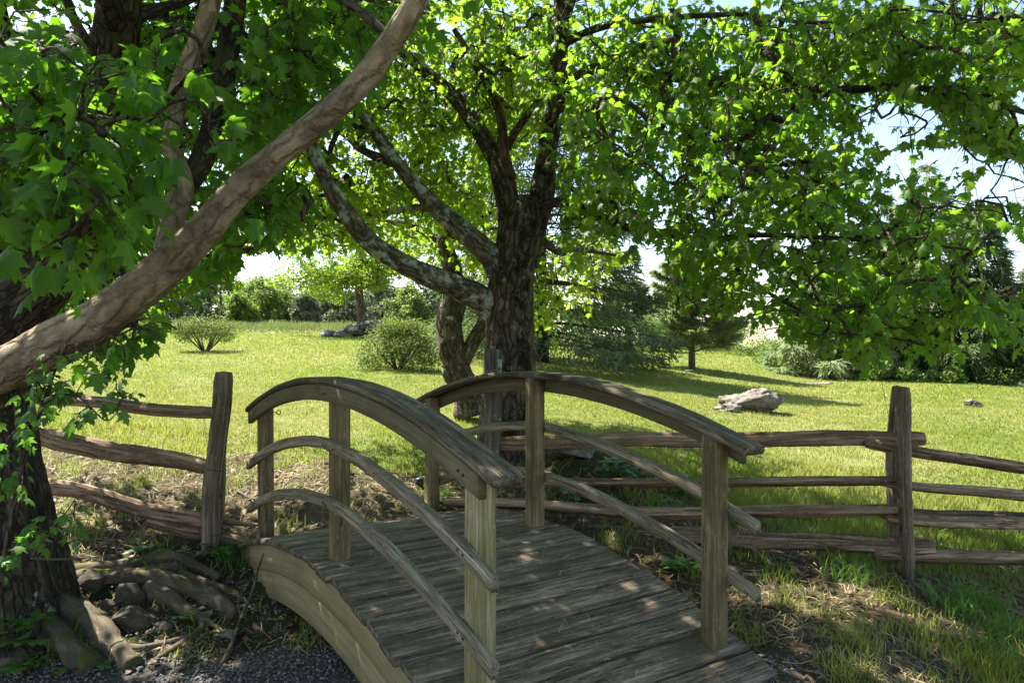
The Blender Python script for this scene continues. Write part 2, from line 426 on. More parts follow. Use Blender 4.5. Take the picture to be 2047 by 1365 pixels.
gx = axis(-330, 330, -4.2, 5.2, .05); gy = axis(-40, 420, 2.6, 9.5, .05)
X, Y = np.meshgrid(gx, gy); x = X.ravel(); y = Y.ravel()
z = ground(x, y)
gr, gv, st, mo = zones(x, y)
z = z + gv * .008 * sn(np.stack([x, y], -1), 3, 21, 2) + st * .008 * sn(np.stack([x, y], -1), 3.5, 22, 3)
nx, ny = len(gx), len(gy)
i = np.arange(ny - 1)[:, None] * nx + np.arange(nx - 1)[None]
Q = np.stack([i, i + 1, i + nx + 1, i + nx], -1).reshape(-1, 4)
g = G('ground_soil_and_turf')
zv = g.attr('zone'); sep = g.n('ShaderNodeSeparateXYZ'); g.put(sep.inputs[0], zv)
wp = g.gpos()
nA = g.noise(wp, .35, 5, .6); nB = g.noise(wp, 3.5, 6, .65); nC = g.noise(wp, 40, 5, .7); nD = g.noise(wp, 160, 3, .7)
turf = g.ramp(nB, [(.3, (.1, .145, .02)), (.5, (.178, .205, .036)), (.72, (.275, .262, .085))])
turf = g.mix(g.ramp(nA, [(.42, 0), (.62, .8)]), turf, (.3, .28, .11))
turf = g.mix(g.ramp(nC, [(.35, .55), (.6, 0)]), turf, (.055, .095, .014))
soil = g.ramp(nB, [(.3, (.07, .052, .029)), (.55, (.14, .107, .06)), (.75, (.25, .2, .115))])
soil = g.mix(g.ramp(nC, [(.4, .7), (.6, 0)]), soil, (.05, .035, .022))
soil = g.mix(g.ramp(nD, [(.55, 0), (.7, .6)]), soil, (.33, .26, .16))
grav = g.ramp(nC, [(.3, (.045, .038, .03)), (.6, (.12, .108, .094)), (.8, (.2, .19, .17))])
mossc = g.ramp(nC, [(.3, (.025, .028, .008)), (.6, (.06, .07, .016)), (.8, (.1, .1, .03))])
ma = g.attr('mossy', True)
soil = g.mix(g.math('MULTIPLY', ma, .8), soil, g.ramp(nC, [(.3, (.02, .015, .01)), (.6, (.05, .038, .024)), (.8, (.09, .07, .046))]))
soil = g.mix(g.math('MULTIPLY', ma, g.ramp(g.noise(wp, 2.6, 6, .65), [(.42, 0), (.52, 1)])), soil, mossc)
edge = g.math('ADD', sep.outputs[0], g.math('MULTIPLY', g.math('SUBTRACT', nC, .5), .9))
col = g.mix(g.ramp(edge, [(.35, 0), (.6, 1)]), soil, turf)
edge2 = g.math('ADD', sep.outputs[1], g.math('MULTIPLY', g.math('SUBTRACT', nC, .5), .9))
col = g.mix(g.ramp(edge2, [(.35, 0), (.6, 1)]), col, grav)
mead = g.attr('meadow', True)
col = g.mix(mead, col, g.ramp(g.noise(wp, .8, 5, .6), [(.35, (.15, .18, .05)), (.65, (.3, .26, .12))]))
h = g.math('ADD', nC, g.math('MULTIPLY', nD, .4))
M['ground'] = g.finish(g.principled(col, .95, g.bump(h, .9, .03), .1))


def meadow_mask(x, y):
    yl = np.where(x < 2, 36 + 3 * np.sin(x * .2), 36 + (x - 2) * -.55 + 1.2 * np.sin(x * .5))
    yl = np.maximum(yl, 23.5 + .6 * np.sin(x))
    return np.clip((y - yl + 2.5 * sn(np.stack([x, y], -1), .12, 91, 3)) / 5.0, 0, 1)


me = mesh('ground', np.stack([x, y, z], -1), Q, M['ground'], True, {'zone': np.stack([gr, gv, st], -1), 'mossy': mo, 'meadow': meadow_mask(x, y)})
o = bpy.data.objects.new('ground', me); COL.objects.link(o); tag(o, 'rising mown lawn with bare soil and gravel under the bridge', 'ground', kind='structure')

# ------------------------------------------------------------------ footbridge
PSI = .5878
A2 = np.array([-math.sin(PSI), math.cos(PSI)]); N2 = np.array([math.cos(PSI), math.sin(PSI)])
BW = 1.274
BC = np.array([.1426, 4.698]) - N2 * BW / 2


def BP(s, t, z):
    """bridge coordinates (along, across, height relative to camera) to world"""
    s, t, z = np.broadcast_arrays(np.asarray(s, float), np.asarray(t, float), np.asarray(z, float))
    return np.stack([BC[0] + A2[0] * s + N2[0] * t, BC[1] + A2[1] * s + N2[1] * t, CZ + z], -1)


def zdeck(s): return -1.148 + .0163 * s - .1136 * s * s
def arc(z0, cn, cf): return lambda s: z0 - np.where(s < 0, cn, cf) * s * s


def sweep(mb, s, t0, t1, zb, zt, woff, jit=0, bev=.006, seed=0):
    """a board bent along the bridge: section t0..t1 by zb..zt with eased edges"""
    n = len(s)
    sec = [(0, bev), (bev, 0), (1, 0), (1, bev)]
    w = t1 - t0
    prof = []
    hh = zt - zb
    b = bev
    tt = np.stack([t0 + 0 * s, t0 + b + 0 * s, t1 - b + 0 * s, t1 + 0 * s, t1 + 0 * s, t1 - b + 0 * s, t0 + b + 0 * s, t0 + 0 * s], 1)
    zz = np.stack([zb + b, zb, zb, zb + b, zt - b, zt, zt, zt - b], 1)
    if jit:
        r = np.stack([s, s * 0 + seed], -1)
        tt = tt + jit * sn(r, 1.3, seed, 3)[:, None]; zz = zz + jit * sn(r, 1.1, seed + 1, 3)[:, None]
        rr = np.stack([np.repeat(s[:, None], 8, 1).ravel(), np.tile(np.arange(8) * 1.7, n)], -1)
        tt = tt + .5 * jit * sn(rr, 2.0, seed + 2, 3).reshape(n, 8)
        zz = zz + .5 * jit * sn(rr, 2.0, seed + 3, 3).reshape(n, 8)
    S = np.repeat(s[:, None], 8, 1)
    V = BP(S, tt, zz).reshape(-1, 3)
    w_ = np.stack([S + woff * 3.7, tt + woff, zz - zb[:, None] + woff * .7], -1).reshape(-1, 3)
    i = np.arange(n - 1)[:, None] * 8; j = np.arange(8)[None]; k = (j + 1) % 8
    Q = np.stack([i + j, i + 8 + j, i + 8 + k, i + k], -1).reshape(-1, 4)
    e = (n - 1) * 8
    Qc = [[0, 1, 6, 7], [1, 2, 5, 6], [2, 3, 4, 5], [e + 7, e + 6, e + 1, e], [e + 6, e + 5, e + 2, e + 1], [e + 5, e + 4, e + 3, e + 2]]
    mb.add(V, None, np.vstack([Q, Qc]), wco=w_)


bridge = empty('footbridge', BP(-1.6, 0, -1.5), 'small arched wooden footbridge with curved handrails over the gravel dip', 'footbridge')
# deck boards across
mb = MB(); s0 = -1.68; k = 0
while s0 < 1.66:
    wdt = .16 + rng.uniform(-.008, .008); s1 = s0 + wdt
    nt = 26; tt = np.linspace(-BW / 2 - .15 + rng.uniform(-.014, .014), BW / 2 + .15 + rng.uniform(-.014, .014), nt)
    dz = rng.uniform(-.003, .003); gap = .0055
    top = []
    prof = [(s0 + gap, -.036), (s0 + gap, -.011), (s0 + gap + .009, 0), ((s0 + s1) / 2, -.003), (s1 - gap - .009, 0), (s1 - gap, -.011), (s1 - gap, -.036)]
    V = []; Wc = []
    off = rng.uniform(0, 9)
    for (ps, pz) in prof:
        wob = .0022 * sn(np.stack([tt * 2, tt * 0 + ps * 9], -1), 1.5, k, 3)
        ss = ps + wob
        zz = zdeck(ps) + pz + dz + .0016 * sn(np.stack([tt * 3, tt * 0 + ps * 40], -1), 1.2, k + 50, 2)
        V.append(BP(ss, tt, zz)); Wc.append(np.stack([tt + off * 3, ss - s0 + off, pz + off + 0 * tt], -1))
    m_ = len(prof); V = np.concatenate(V); Wc = np.concatenate(Wc)
    a = np.arange(m_)[:, None] * nt + np.arange(nt - 1)[None]; b = (np.arange(m_)[:, None] + 1) % m_ * nt + np.arange(nt - 1)[None]
    Q = np.stack([a, a + 1, b + 1, b], -1).reshape(-1, 4)
    c1 = [[0, nt, 5 * nt, 6 * nt], [nt, 2 * nt, 4 * nt, 5 * nt]]; T = [[2 * nt, 3 * nt, 4 * nt]]
    e = nt - 1; c2 = [[6 * nt + e, 5 * nt + e, nt + e, e], [5 * nt + e, 4 * nt + e, 2 * nt + e, nt + e]]; T += [[4 * nt + e, 3 * nt + e, 2 * nt + e]]
    mb.add(V, np.array(T), np.vstack([Q, c1, c2]), wco=Wc)
    s0 = s1; k += 1
obj('deck', mb.mesh('deck', M['deck']), bridge)
ss = np.linspace(-1.62, 1.62, 60)
for sgn in (-1, 1):
    mb = MB(); tc = sgn * (BW / 2 + .10)
    zt = zdeck(ss) - .037
    sweep(mb, ss, tc - .02, tc + .02, zt - .165, zt, sgn + 3, bev=.003)
    sweep(mb, ss, tc - .02, tc + .02, zt - .332, zt - .169, sgn + 5, bev=.003)
    obj('side_board', mb.mesh('side_board', M['stringer']), bridge)
# posts
zcap = arc(-.228, .1, .108)
for sgn in (-1, 1):
    for ip, sp in enumerate((-1.4396, 0, 1.3838)):
        hw = .0445; c = sgn * BW / 2
        n = 18; tz = np.linspace(0, 1, n); zb = zdeck(sp) - .3; ztp = float(zcap(np.array(sp))) - .002
        zz = zb + (ztp - zb) * tz; b = .005
        oc = [(-1, -1 + b / hw), (-1 + b / hw, -1), (1 - b / hw, -1), (1, -1 + b / hw), (1, 1 - b / hw), (1 - b / hw, 1), (-1 + b / hw, 1), (-1, 1 - b / hw)]
        lean = rng.uniform(-.006, .006, 2); wo = rng.uniform(0, 20)
        V = []; Wc = []
        for (u, v) in oc:
            V.append(BP(sp + u * hw + lean[0] * tz, c + v * hw + lean[1] * tz, zz)); Wc.append(np.stack([zz + wo, u * hw + 0 * zz + wo, v * hw + 0 * zz], -1))
        V = np.concatenate(V); Wc = np.concatenate(Wc)
        a = np.arange(8)[:, None] * n + np.arange(n - 1)[None]; bb = ((np.arange(8) + 1) % 8)[:, None] * n + np.arange(n - 1)[None]
        Q = np.stack([a, bb, bb + 1, a + 1], -1).reshape(-1, 4)
        e = n - 1; Qc = [[0 * n + e, 1 * n + e, 6 * n + e, 7 * n + e], [1 * n + e, 2 * n + e, 5 * n + e, 6 * n + e], [2 * n + e, 3 * n + e, 4 * n + e, 5 * n + e]]
        green = (sgn == -1 and ip == 0)
        po = obj('post', mesh('post', V, [np.vstack([Q, Qc])], M['postgreen' if green else 'post'], False, {'wco': Wc}), bridge)
        if green: po['label'] = 'greenish cracked post nearest the camera'
# handrail caps with the board under them, two curved rails each side, all outside the posts
sr = np.linspace(-1.655, 1.585, 70)
for sgn in (-1, 1):
    zc = zcap(sr)
    tin = sgn * (BW / 2 - .052); tout = sgn * (BW / 2 + .088)
    mb = MB(); sweep(mb, sr, min(tin, tout), max(tin, tout), zc, zc + .037, sgn * 2 + 9, jit=.0025, bev=.009, seed=31 + sgn)
    cap = obj('handrail', mb.mesh('handrail', M['cap']), bridge)
    t0, t1 = sorted((sgn * (BW / 2 + .0455), sgn * (BW / 2 + .082)))
    mb = MB(); sq = sr[2:-1]; zq = zcap(sq)
    for (a, b, kk) in ((0, 35, 1), (35, len(sq) - 1, 2)):
        sg = sq[a:b + 1] if kk == 2 else np.append(sq[a:b], sq[b] - .002)
        sweep(mb, sg, t0, t1, zcap(sg) - .088, zcap(sg) - .003, sgn + kk * 4, jit=.0012, bev=.004, seed=41 + kk)
    obj('rail_board', mb.mesh('rail_board', M['underboard']), cap)
    for (z0, sd) in ((-.545, 1), (-.85, 2)):
        f = arc(z0, .108, .13)
        mb = MB(); t0, t1 = sorted((sgn * (BW / 2 + .0455), sgn * (BW / 2 + .083)))
        for (lo, hi, kk) in ((-1.64, -.001, 0), (.001, 1.58, 1)):
            sg = np.linspace(lo, hi, 34)
            # hand sawn: each half bends a little less than the arc and meets in a slight kink
            zz = f(sg) - .012 * np.sin(np.pi * np.abs(sg) / 1.6) + .006 * (1 - np.abs(sg) / 1.6)
            th = .056 + .008 * np.sin(np.pi * np.abs(sg) / 1.6)
            sweep(mb, sg, t0, t1, zz - th / 2, zz + th / 2, sgn * 3 + sd * 5 + kk * 2, jit=.003, bev=.005, seed=60 + sd * 4 + kk + 9 * sgn)
        obj('curved_rail', mb.mesh('curved_rail', M['rail']), bridge)
# screw heads where the boards are fixed to the posts
for sgn in (-1, 1):
    for sp in (-1.4396, 0, 1.3838):
        for zf, dz in ((zcap, -.045), (arc(-.545, .108, .13), -.002), (arc(-.85, .108, .13), -.002)):
            for ds_ in (-.018, .02):
                z0 = float(zf(np.array(sp + ds_))) + dz; an = np.arange(8) * np.pi / 4; mb = MB()
                r0 = np.stack([BP(sp + ds_ + .0065 * np.cos(an), sgn * (BW / 2 + tt_), z0 + .0065 * np.sin(an)) for tt_ in (.08, .0868)])
                V = np.vstack([r0.reshape(-1, 3), r0[1].mean(0)[None]]); j_ = np.arange(8); k_ = (j_ + 1) % 8
                mb.add(V, np.stack([8 + j_, 8 + k_, np.full(8, 16)], 1), np.stack([j_, k_, 8 + k_, 8 + j_], 1)); obj('screw_head', mb.mesh('screw_head', M['iron']), bridge)
# eye bolt in the far left post
mb = MB(); cc = P(557, 824, 5.15); an = np.linspace(0, 2 * np.pi, 21)
tube_into(mb, np.stack([cc[0] + .014 * np.cos(an), cc[1] + 0 * an, cc[2] + .014 * np.sin(an)], -1), np.full(21, .0032), n=6, step=.004, cap=False)
tube_into(mb, [cc + (-.013, 0, 0), cc + (-.04, .01, 0)], [.003, .003], n=6, step=.02)
obj('eye_bolt', mb.mesh('eye_bolt', M['iron'], True), bridge)


# ------------------------------------------------------------------ split rail fences
def split_rail(a, b, h0, h1, wid=.07, seed=0, sag=0.0, n=70, ns=24):
    """an uneven split timber from a to b; returns mesh data"""
    r = np.random.default_rng(seed)
    a = np.asarray(a, float); b = np.asarray(b, float); t = np.linspace(0, 1, n)
    d = b - a; L = np.linalg.norm(d); d /= L
    side = nrm(np.cross(d, np.array([0, 0, 1.0]))); up = np.cross(side, d)
    cen = a + (b - a) * t[:, None]
    q = np.stack([t * L, t * 0 + seed], -1)
    cen = cen + up * (.26 * h0 * sn(q, .5, seed, 2) * np.sin(np.pi * t) - sag * np.sin(np.pi * t))[:, None] + side * (.02 * sn(q, .4, seed + 1, 2))[:, None]
    an = np.arange(ns) / ns * 2 * np.pi + r.uniform(0, 1)
    base = 1 + .22 * np.sign(np.cos(an * 2 + r.uniform(0, 6))) * np.abs(np.cos(an * 2 + r.uniform(0, 6))) + np.interp(np.arange(ns), np.linspace(0, ns, 8), np.append(r.uniform(-.16, .16, 7), 0))
    hh = (h0 + (h1 - h0) * t) * .5
    hh = hh * (1 - .25 * np.exp(-t * L / .06)) * (1 - .25 * np.exp(-(1 - t) * L / .06))
    ww = wid * .5
    qq = np.stack([np.repeat(t * L, ns), np.tile(np.cos(an) * .35, n), np.tile(np.sin(an) * .35, n)], -1)
    rr = base[None] * (1 + .12 * sn(qq, 1.1, seed + 2, 4).reshape(n, ns) + .11 * r.normal(size=(1, ns)) + .05 * sn(qq, 6, seed + 5, 2).reshape(n, ns))
    V = cen[:, None] + (rr * np.sin(an))[..., None] * up[None, None] * hh[:, None, None] + (rr * np.cos(an))[..., None] * side[None, None] * ww
    wc = np.stack([np.repeat(t * L, ns), np.tile(np.cos(an) * ww, n), np.tile(np.sin(an) * .05, n)], -1) + r.uniform(0, 9, 3)
    i = np.arange(n - 1)[:, None] * ns; j = np.arange(ns)[None]; k = (j + 1) % ns
    Q = np.stack([i + j, i + k, i + ns + k, i + ns + j], -1).reshape(-1, 4)
    V = np.vstack([V.reshape(-1, 3), a - d * .006 + 0 * up, b + d * .006]); wc = np.vstack([wc, wc[:1], wc[-1:]])
    V[-2] = V[:ns].mean(0) - d * .008; V[-1] = V[-2 - ns:-2].mean(0) + d * .008
    jj = np.arange(ns); kk = (jj + 1) % ns; e = (n - 1) * ns
    T = np.vstack([np.stack([np.full(ns, n * ns), kk, jj], 1), np.stack([np.full(ns, n * ns + 1), e + jj, e + kk], 1)])
    return V, T, Q, wc


def rail_obj(name, parent, a, b, h0, h1, mat, **k):
    V, T, Q, wc = split_rail(a, b, h0, h1, **k)
    return obj(name, mesh(name, V, [T, Q], mat, False, {'wco': wc}), parent)


fl = empty('split_rail_fence', P(412, 1092, 5.22), 'old split rail fence with sagging rails behind the mossy leaning maple', 'fence')
rail_obj('fence_post', fl, P(420, 1110, 5.2), P(447, 744, 5.2), .1, .115, M['splitpost'], wid=.11, seed=1)
rail_obj('fence_post', fl, P(432, 1082, 5.34), P(452, 800, 5.34), .06, .06, M['splitpost'], wid=.06, seed=2)
rail_obj('fence_rail', fl, P(60, 795, 5.6), P(440, 826, 5.27), .075, .07, M['split'], wid=.07, seed=3)
rail_obj('fence_rail', fl, P(60, 868, 5.6), P(428, 938, 5.27), .125, .085, M['split'], wid=.08, seed=4)
rail_obj('fence_rail', fl, P(50, 968, 5.6), P(420, 1040, 5.27), .12, .11, M['split'], wid=.09, seed=25)
rail_obj('fence_rail', fl, P(300, 1040, 5.36), P(505, 1088, 5.3), .08, .06, M['split'], wid=.07, seed=6)
rail_obj('fence_rail', fl, P(405, 1030, 5.4), P(515, 1048, 5.5), .06, .03, M['split'], wid=.05, seed=7)
for zz in (934, 1061):
    c_ = P(432 if zz < 1000 else 424, zz, 5.24); an = np.linspace(0, 2 * np.pi, 25); mb = MB()
    tube_into(mb, np.stack([c_[0] + .085 * np.cos(an), c_[1] + .1 * np.sin(an), c_[2] - .02 * np.cos(an)], -1), np.full(25, .0022), n=5, step=.02, cap=False); obj('tie_wire', mb.mesh('tie_wire', M['iron']), fl)
fr = empty('split_rail_fence', P(1815, 1152, 4.81), 'weathered four rail split fence running right from the big tree to the far edge', 'fence')
rail_obj('fence_post', fr, P(981, 1010, 5.6), P(986, 699, 5.56), .1, .1, M['lichenpost'], wid=.1, seed=8)
rail_obj('fence_post', fr, P(1814, 1160, 4.74), P(1803, 775, 4.74), .06, .075, M['splitpost'], wid=.06, seed=9)
rail_obj('fence_post', fr, P(1785, 1140, 4.93), P(1790, 772, 4.93), .08, .06, M['splitpost'], wid=.07, seed=10)
rail_obj('fence_rail', fr, P(985, 888, 5.66), P(1850, 877, 4.84), .085, .085, M['split'], wid=.07, seed=11)
rail_obj('fence_rail', fr, P(930, 966, 5.7), P(1797, 960, 4.84), .055, .06, M['split'], wid=.07, seed=12)
rail_obj('fence_rail', fr, P(888, 1003, 5.62), P(1822, 1018, 4.83), .085, .09, M['split'], wid=.08, seed=13, sag=.03)
rail_obj('fence_rail', fr, P(1160, 1066, 5.35), P(1868, 1094, 4.82), .09, .09, M['split'], wid=.09, seed=14)
rail_obj('fence_rail', fr, P(1735, 886, 4.86), P(2280, 966, 5.5), .07, .085, M['split'], wid=.07, seed=15)
rail_obj('fence_rail', fr, P(1768, 966, 4.85), P(2280, 1016, 5.5), .05, .08, M['split'], wid=.07, seed=16)
rail_obj('fence_rail', fr, P(1770, 1030, 4.87), P(2280, 1056, 5.5), .085, .12, M['split'], wid=.08, seed=17)
rail_obj('fence_rail', fr, P(1750, 1108, 4.86), P(2280, 1128, 5.5), .085, .07, M['split'], wid=.08, seed=18)


# ------------------------------------------------------------------ leaves and branch work
HALF = [(.16, -.05), (.42, .06), (.34, .2), (.40, .3), (.66, .58), (.38, .5), (.2, .52), (.27, .74), (.12, .82)]
LT_V = [(0, 0), (0, .42)] + HALF + [(0, 1.06)] + [(-a, b) for a, b in HALF]
_h = [(0, 2, 3), (0, 3, 4), (0, 4, 1), (1, 4, 5), (1, 5, 7), (5, 6, 7), (1, 7, 8), (1, 8, 10), (8, 9, 10), (1, 10, 11)]
_mir = {0: 0, 1: 1, 11: 11, **{q: q + 10 for q in range(2, 11)}}
LT_T = np.array(_h + [(_mir[a], _mir[c], _mir[b]) for a, b, c in _h])
LT_V = np.array(LT_V, float)
LT_Z = -.24 * np.abs(LT_V[:, 0]) - .2 * (LT_V[:, 1] - .3) ** 2
SL_V = np.array([(0, 0), (.3, .05), (.5, .42), (0, 1), (-.5, .42), (-.3, .05)], float)
SL_T = np.array([(0, 1, 2), (0, 2, 3), (0, 3, 4), (0, 4, 5)])
SL_Z = -.2 * np.abs(SL_V[:, 0]) - .15 * (SL_V[:, 1] - .3) ** 2
VEIN = np.zeros(21); VEIN[[0, 1, 11]] = 1.0
QL_V = np.array([(0, 0), (.32, .45), (0, 1), (-.32, .45)], float); QL_T = np.array([(0, 1, 2), (0, 2, 3)]); QL_Z = -.2 * np.abs(QL_V[:, 0])


def leaves(pos, tip, nor, size, tint, kind='full'):
    """many leaves at once: stem end, direction of the tip, upper face normal, size"""
    tv, tt, tz = {'full': (LT_V, LT_T, LT_Z), 'mid': (SL_V, SL_T, SL_Z), 'quad': (QL_V, QL_T, QL_Z)}[kind]
    tip = nrm(tip); side = nrm(np.cross(tip, nor)); nor = np.cross(side, tip)
    curl = rng.uniform(.2, 3.2, len(pos))
    V = pos[:, None] + size[:, None, None] * (tv[None, :, :1] * side[:, None] * 1.0 + tv[None, :, 1:] * tip[:, None] + (tz[None, :] * curl[:, None])[..., None] * nor[:, None])
    n = len(pos); k = len(tv)
    T = (tt[None] + (np.arange(n) * k)[:, None, None]).reshape(-1, 3)
    return V.reshape(-1, 3), T, np.repeat(tint, k)


def in_blobs(blobs):
    """sample spray centres in ellipses seen at (px,py) with radii rx,ry over a range of distances"""
    out = []
    for (px, py, rx, ry, y0, y1, n) in blobs:
        r = np.sqrt(rng.uniform(0, 1, n)); a = rng.uniform(0, 6.283, n)
        yy = rng.uniform(y0, y1, n)
        qx = px + rx * r * np.cos(a); qy = py + ry * r * np.sin(a)
        out.append(np.stack([(qx - CX) / F0 * yy, yy, CZ - (qy - CY) / F0 * yy], -1))
    return np.concatenate(out)


def in_shell(c, rad, n, inner=.45, zmin=None):
    d = nrm(rng.normal(size=(n * 3, 3))); r = (inner ** 3 + (1 - inner ** 3) * rng.uniform(0, 1, n * 3)) ** (1 / 3)
    p = np.asarray(c) + d * r[:, None] * np.asarray(rad)
    if zmin is not None: p = p[p[:, 2] > zmin]
    return p[:n]


def in_view(p, m=60):
    px = CX + p[:, 0] / np.maximum(p[:, 1], .1) * F0; py = CY - (p[:, 2] - CZ) / np.maximum(p[:, 1], .1) * F0
    return (p[:, 1] > .3) & (px > -m) & (px < 2047 + m) & (py > -m) & (py < 1365 + m)


def grow(skel, skr, targets, maxr=.03, mb=None, twig_r=.0028, bend=.12):
    """join every target to the growing skeleton (nearest first, like a tree's branching); returns twig directions"""
    S = np.asarray(skel, float); R = np.asarray(skr, float)
    T = np.asarray(targets, float)
    n0 = len(S); n = len(T)
    bd = np.full(n, 1e9); bi = np.zeros(n, int)
    for c in range(0, n0, 200):
        D = np.linalg.norm(T[:, None] - S[None, c:c + 200], axis=2)
        m = D.argmin(1); dd = D[np.arange(n), m]; u = dd < bd; bd[u] = dd[u]; bi[u] = m[u] + c
    done = np.zeros(n, bool); par = np.zeros(n, int); cost0 = np.zeros(n)
    nodes = S.copy(); nodeT = list(range(n0)); order = []
    idx_of = {}
    pathc = np.zeros(n)
    for it in range(n):
        sc = np.where(done, 1e9, bd); k = int(sc.argmin())
        done[k] = True; par[k] = bi[k]; order.append(k); idx_of[k] = n0 + it
        d = np.linalg.norm(T - T[k], axis=1) * 1.0 + .02
        u = (~done) & (d < bd); bd[u] = d[u]; bi[u] = n0 + k
    # descendants
    cnt = np.ones(n)
    for k in reversed(order):
        if par[k] >= n0: cnt[par[k] - n0] += cnt[k]
    allp = np.vstack([S, T])
    A = allp[par]; B = T
    rad = np.minimum(twig_r * cnt ** .5 + .001, maxr)
    rp = np.where(par >= n0, np.minimum(twig_r * cnt[np.maximum(par - n0, 0)] ** .5 + .001, maxr), rad)
    rp = np.minimum(rp, rad * 1.5)
    dirs = nrm(B - A)
    if mb is not None:
        ns = 5; an = np.arange(ns) / ns * 6.283
        mid = (A + B) / 2 + rng.normal(size=A.shape) * (np.linalg.norm(B - A, axis=1) * bend)[:, None] + np.array([0, 0, 1.0]) * (np.linalg.norm(B - A, axis=1) * .08)[:, None]
        ref = np.where(np.abs(dirs[:, 2:]) > .9, np.array([[1.0, 0, 0]]), np.array([[0, 0, 1.0]]))
        e1 = nrm(np.cross(dirs, ref)); e2 = np.cross(dirs, e1)
        ring = np.cos(an)[None, :, None] * e1[:, None] + np.sin(an)[None, :, None] * e2[:, None]
        rs = [rp, (rp + rad) / 2, rad]
        V = np.concatenate([c[:, None] + ring * r[:, None, None] for c, r in zip((A, mid, B), rs)], 1)
        base = (np.arange(n) * 3 * ns)[:, None, None]
        j = np.arange(ns); k2 = (j + 1) % ns
        q = np.concatenate([np.stack([i * ns + j, i * ns + k2, (i + 1) * ns + k2, (i + 1) * ns + j], -1) for i in range(2)])
        Q = (q[None] + base).reshape(-1, 4)
        mb.add(V.reshape(-1, 3), None, Q, bco=V.reshape(-1, 3))
    return dirs, rad


# where a twig would hang over something the photograph shows clear it has been pruned away:
# (polyline of px,py,Y ; half width px ; share of leaves that stay)
CLEAR = [([(-40, 750, 4.0), (120, 690, 3.75), (205, 635, 3.7), (310, 556, 3.65), (400, 470, 3.6), (480, 375, 3.6), (560, 305, 3.55), (640, 240, 3.5), (720, 165, 3.45), (785, 80, 3.4), (835, 0, 3.35), (880, -100, 3.3)], 62, .02),
         ([(340, 480, 3.9), (362, 372, 4.0), (347, 300, 4.05), (350, 220, 4.1), (375, 140, 4.1), (425, -10, 4.1)], 32, .1), ([(366, 385, 4.0), (420, 280, 4.1), (455, 110, 4.2), (470, 0, 4.3)], 30, .2),
         ([(0, 640, 4.35), (70, 575, 4.4), (150, 480, 4.45)], 70, .12), ([(160, 440, 4.4), (190, 280, 4.5), (232, 60, 4.5)], 45, .45), ([(5, 380, 4.7), (16, 200, 4.7)], 34, .3), ([(190, 110, 4.5), (260, 0, 4.5)], 60, .35),
         ([(1015, 900, 7.0), (1019, 660, 7.0), (1035, 490, 7.0), (1050, 410, 7.0)], 75, .0), ([(1030, 410, 7), (985, 308, 7.1), (918, 205, 7.4), (856, 149, 7.6), (805, 103, 7.8)], 24, .25), ([(1005, 297, 7.0), (969, 159, 6.9), (908, 59, 6.85)], 22, .3),
         ([(1000, 540, 7), (908, 446, 6.8), (851, 395, 6.75), (795, 328, 6.7), (738, 246, 6.7)], 30, .2), ([(1000, 620, 7), (887, 564, 6.7), (815, 533, 6.5), (738, 482, 6.35), (682, 410, 6.2), (651, 359, 6.15), (620, 287, 6.1)], 34, .08), ([(1090, 400, 6.9), (1100, 280, 6.9), (1122, 77, 6.7), (1118, 0, 6.7)], 24, .5)]
GAPS = [(1285, 565, 62, 42, .0), (530, 545, 55, 42, .0), (812, 600, 34, 24, 0), (1800, 248, 78, 44, .06), (1868, 324, 108, 32, .08), (2012, 368, 56, 50, .06), (1935, 20, 60, 22, .1), (2016, 515, 62, 40, .05), (1985, 470, 40, 16, .1), (1730, 280, 30, 18, .2)]
BOTX = [-100, 0, 60, 120, 200, 330, 440, 520, 600, 700, 800, 960, 1060, 1110, 1180, 1240, 1320, 1350, 1470, 1560, 1640, 1720, 1800, 1900, 2040, 2150]
BOTY = [600, 560, 620, 790, 780, 690, 585, 560, 500, 500, 500, 560, 560, 560, 550, 535, 580, 612, 640, 672, 700, 742, 735, 712, 705, 700]


SUN = (math.cos(math.radians(52)) * -.8, math.cos(math.radians(52)) * .6, math.sin(math.radians(52)))


def pruned(p, ymax=9.0, bottom=True):
    yy = np.maximum(p[:, 1], .2); px = CX + p[:, 0] / yy * F0; py = CY - (p[:, 2] - CZ) / yy * F0
    stay = np.ones(len(p))
    for pts, hw, share in CLEAR:
        pts = np.array(pts, float)
        for a, b in zip(pts[:-1], pts[1:]):
            d = b[:2] - a[:2]; t = np.clip(((px - a[0]) * d[0] + (py - a[1]) * d[1]) / (d @ d), 0, 1)
            dist = np.hypot(px - a[0] - t * d[0], py - a[1] - t * d[1]); yl = a[2] + t * (b[2] - a[2])
            stay = np.where((dist < hw) & (yy < yl), np.minimum(stay, share), stay)
    for gx_, gy_, rx, ry, share in GAPS:
        stay = np.where(((px - gx_) / rx) ** 2 + ((py - gy_) / ry) ** 2 < 1, np.minimum(stay, share), stay)
    if bottom: stay = np.where((py > np.interp(px, BOTX, BOTY) + rng.normal(size=len(p)) * 8) & (yy < ymax) & (px > -80) & (px < 2130), 0, stay)
    # openings in the canopy through which the sun reaches the bare patch and the straw
    for cx_, cy_, cz_, rx, ry, share in ((1.72, 4.36, .2, .5, .2, .12), (2.25, 4.2, .2, .3, .14, .25), (1.3, 4.62, .25, .22, .12, .3)):
        h = (p[:, 2] - cz_) / SUN[2]; qx = p[:, 0] - SUN[0] * h; qy = p[:, 1] - SUN[1] * h
        stay = np.where((((qx - cx_) / rx) ** 2 + ((qy - cy_) / ry) ** 2 < 1) & (h > 0), np.minimum(stay, share), stay)
    return rng.uniform(0, 1, len(p)) < stay


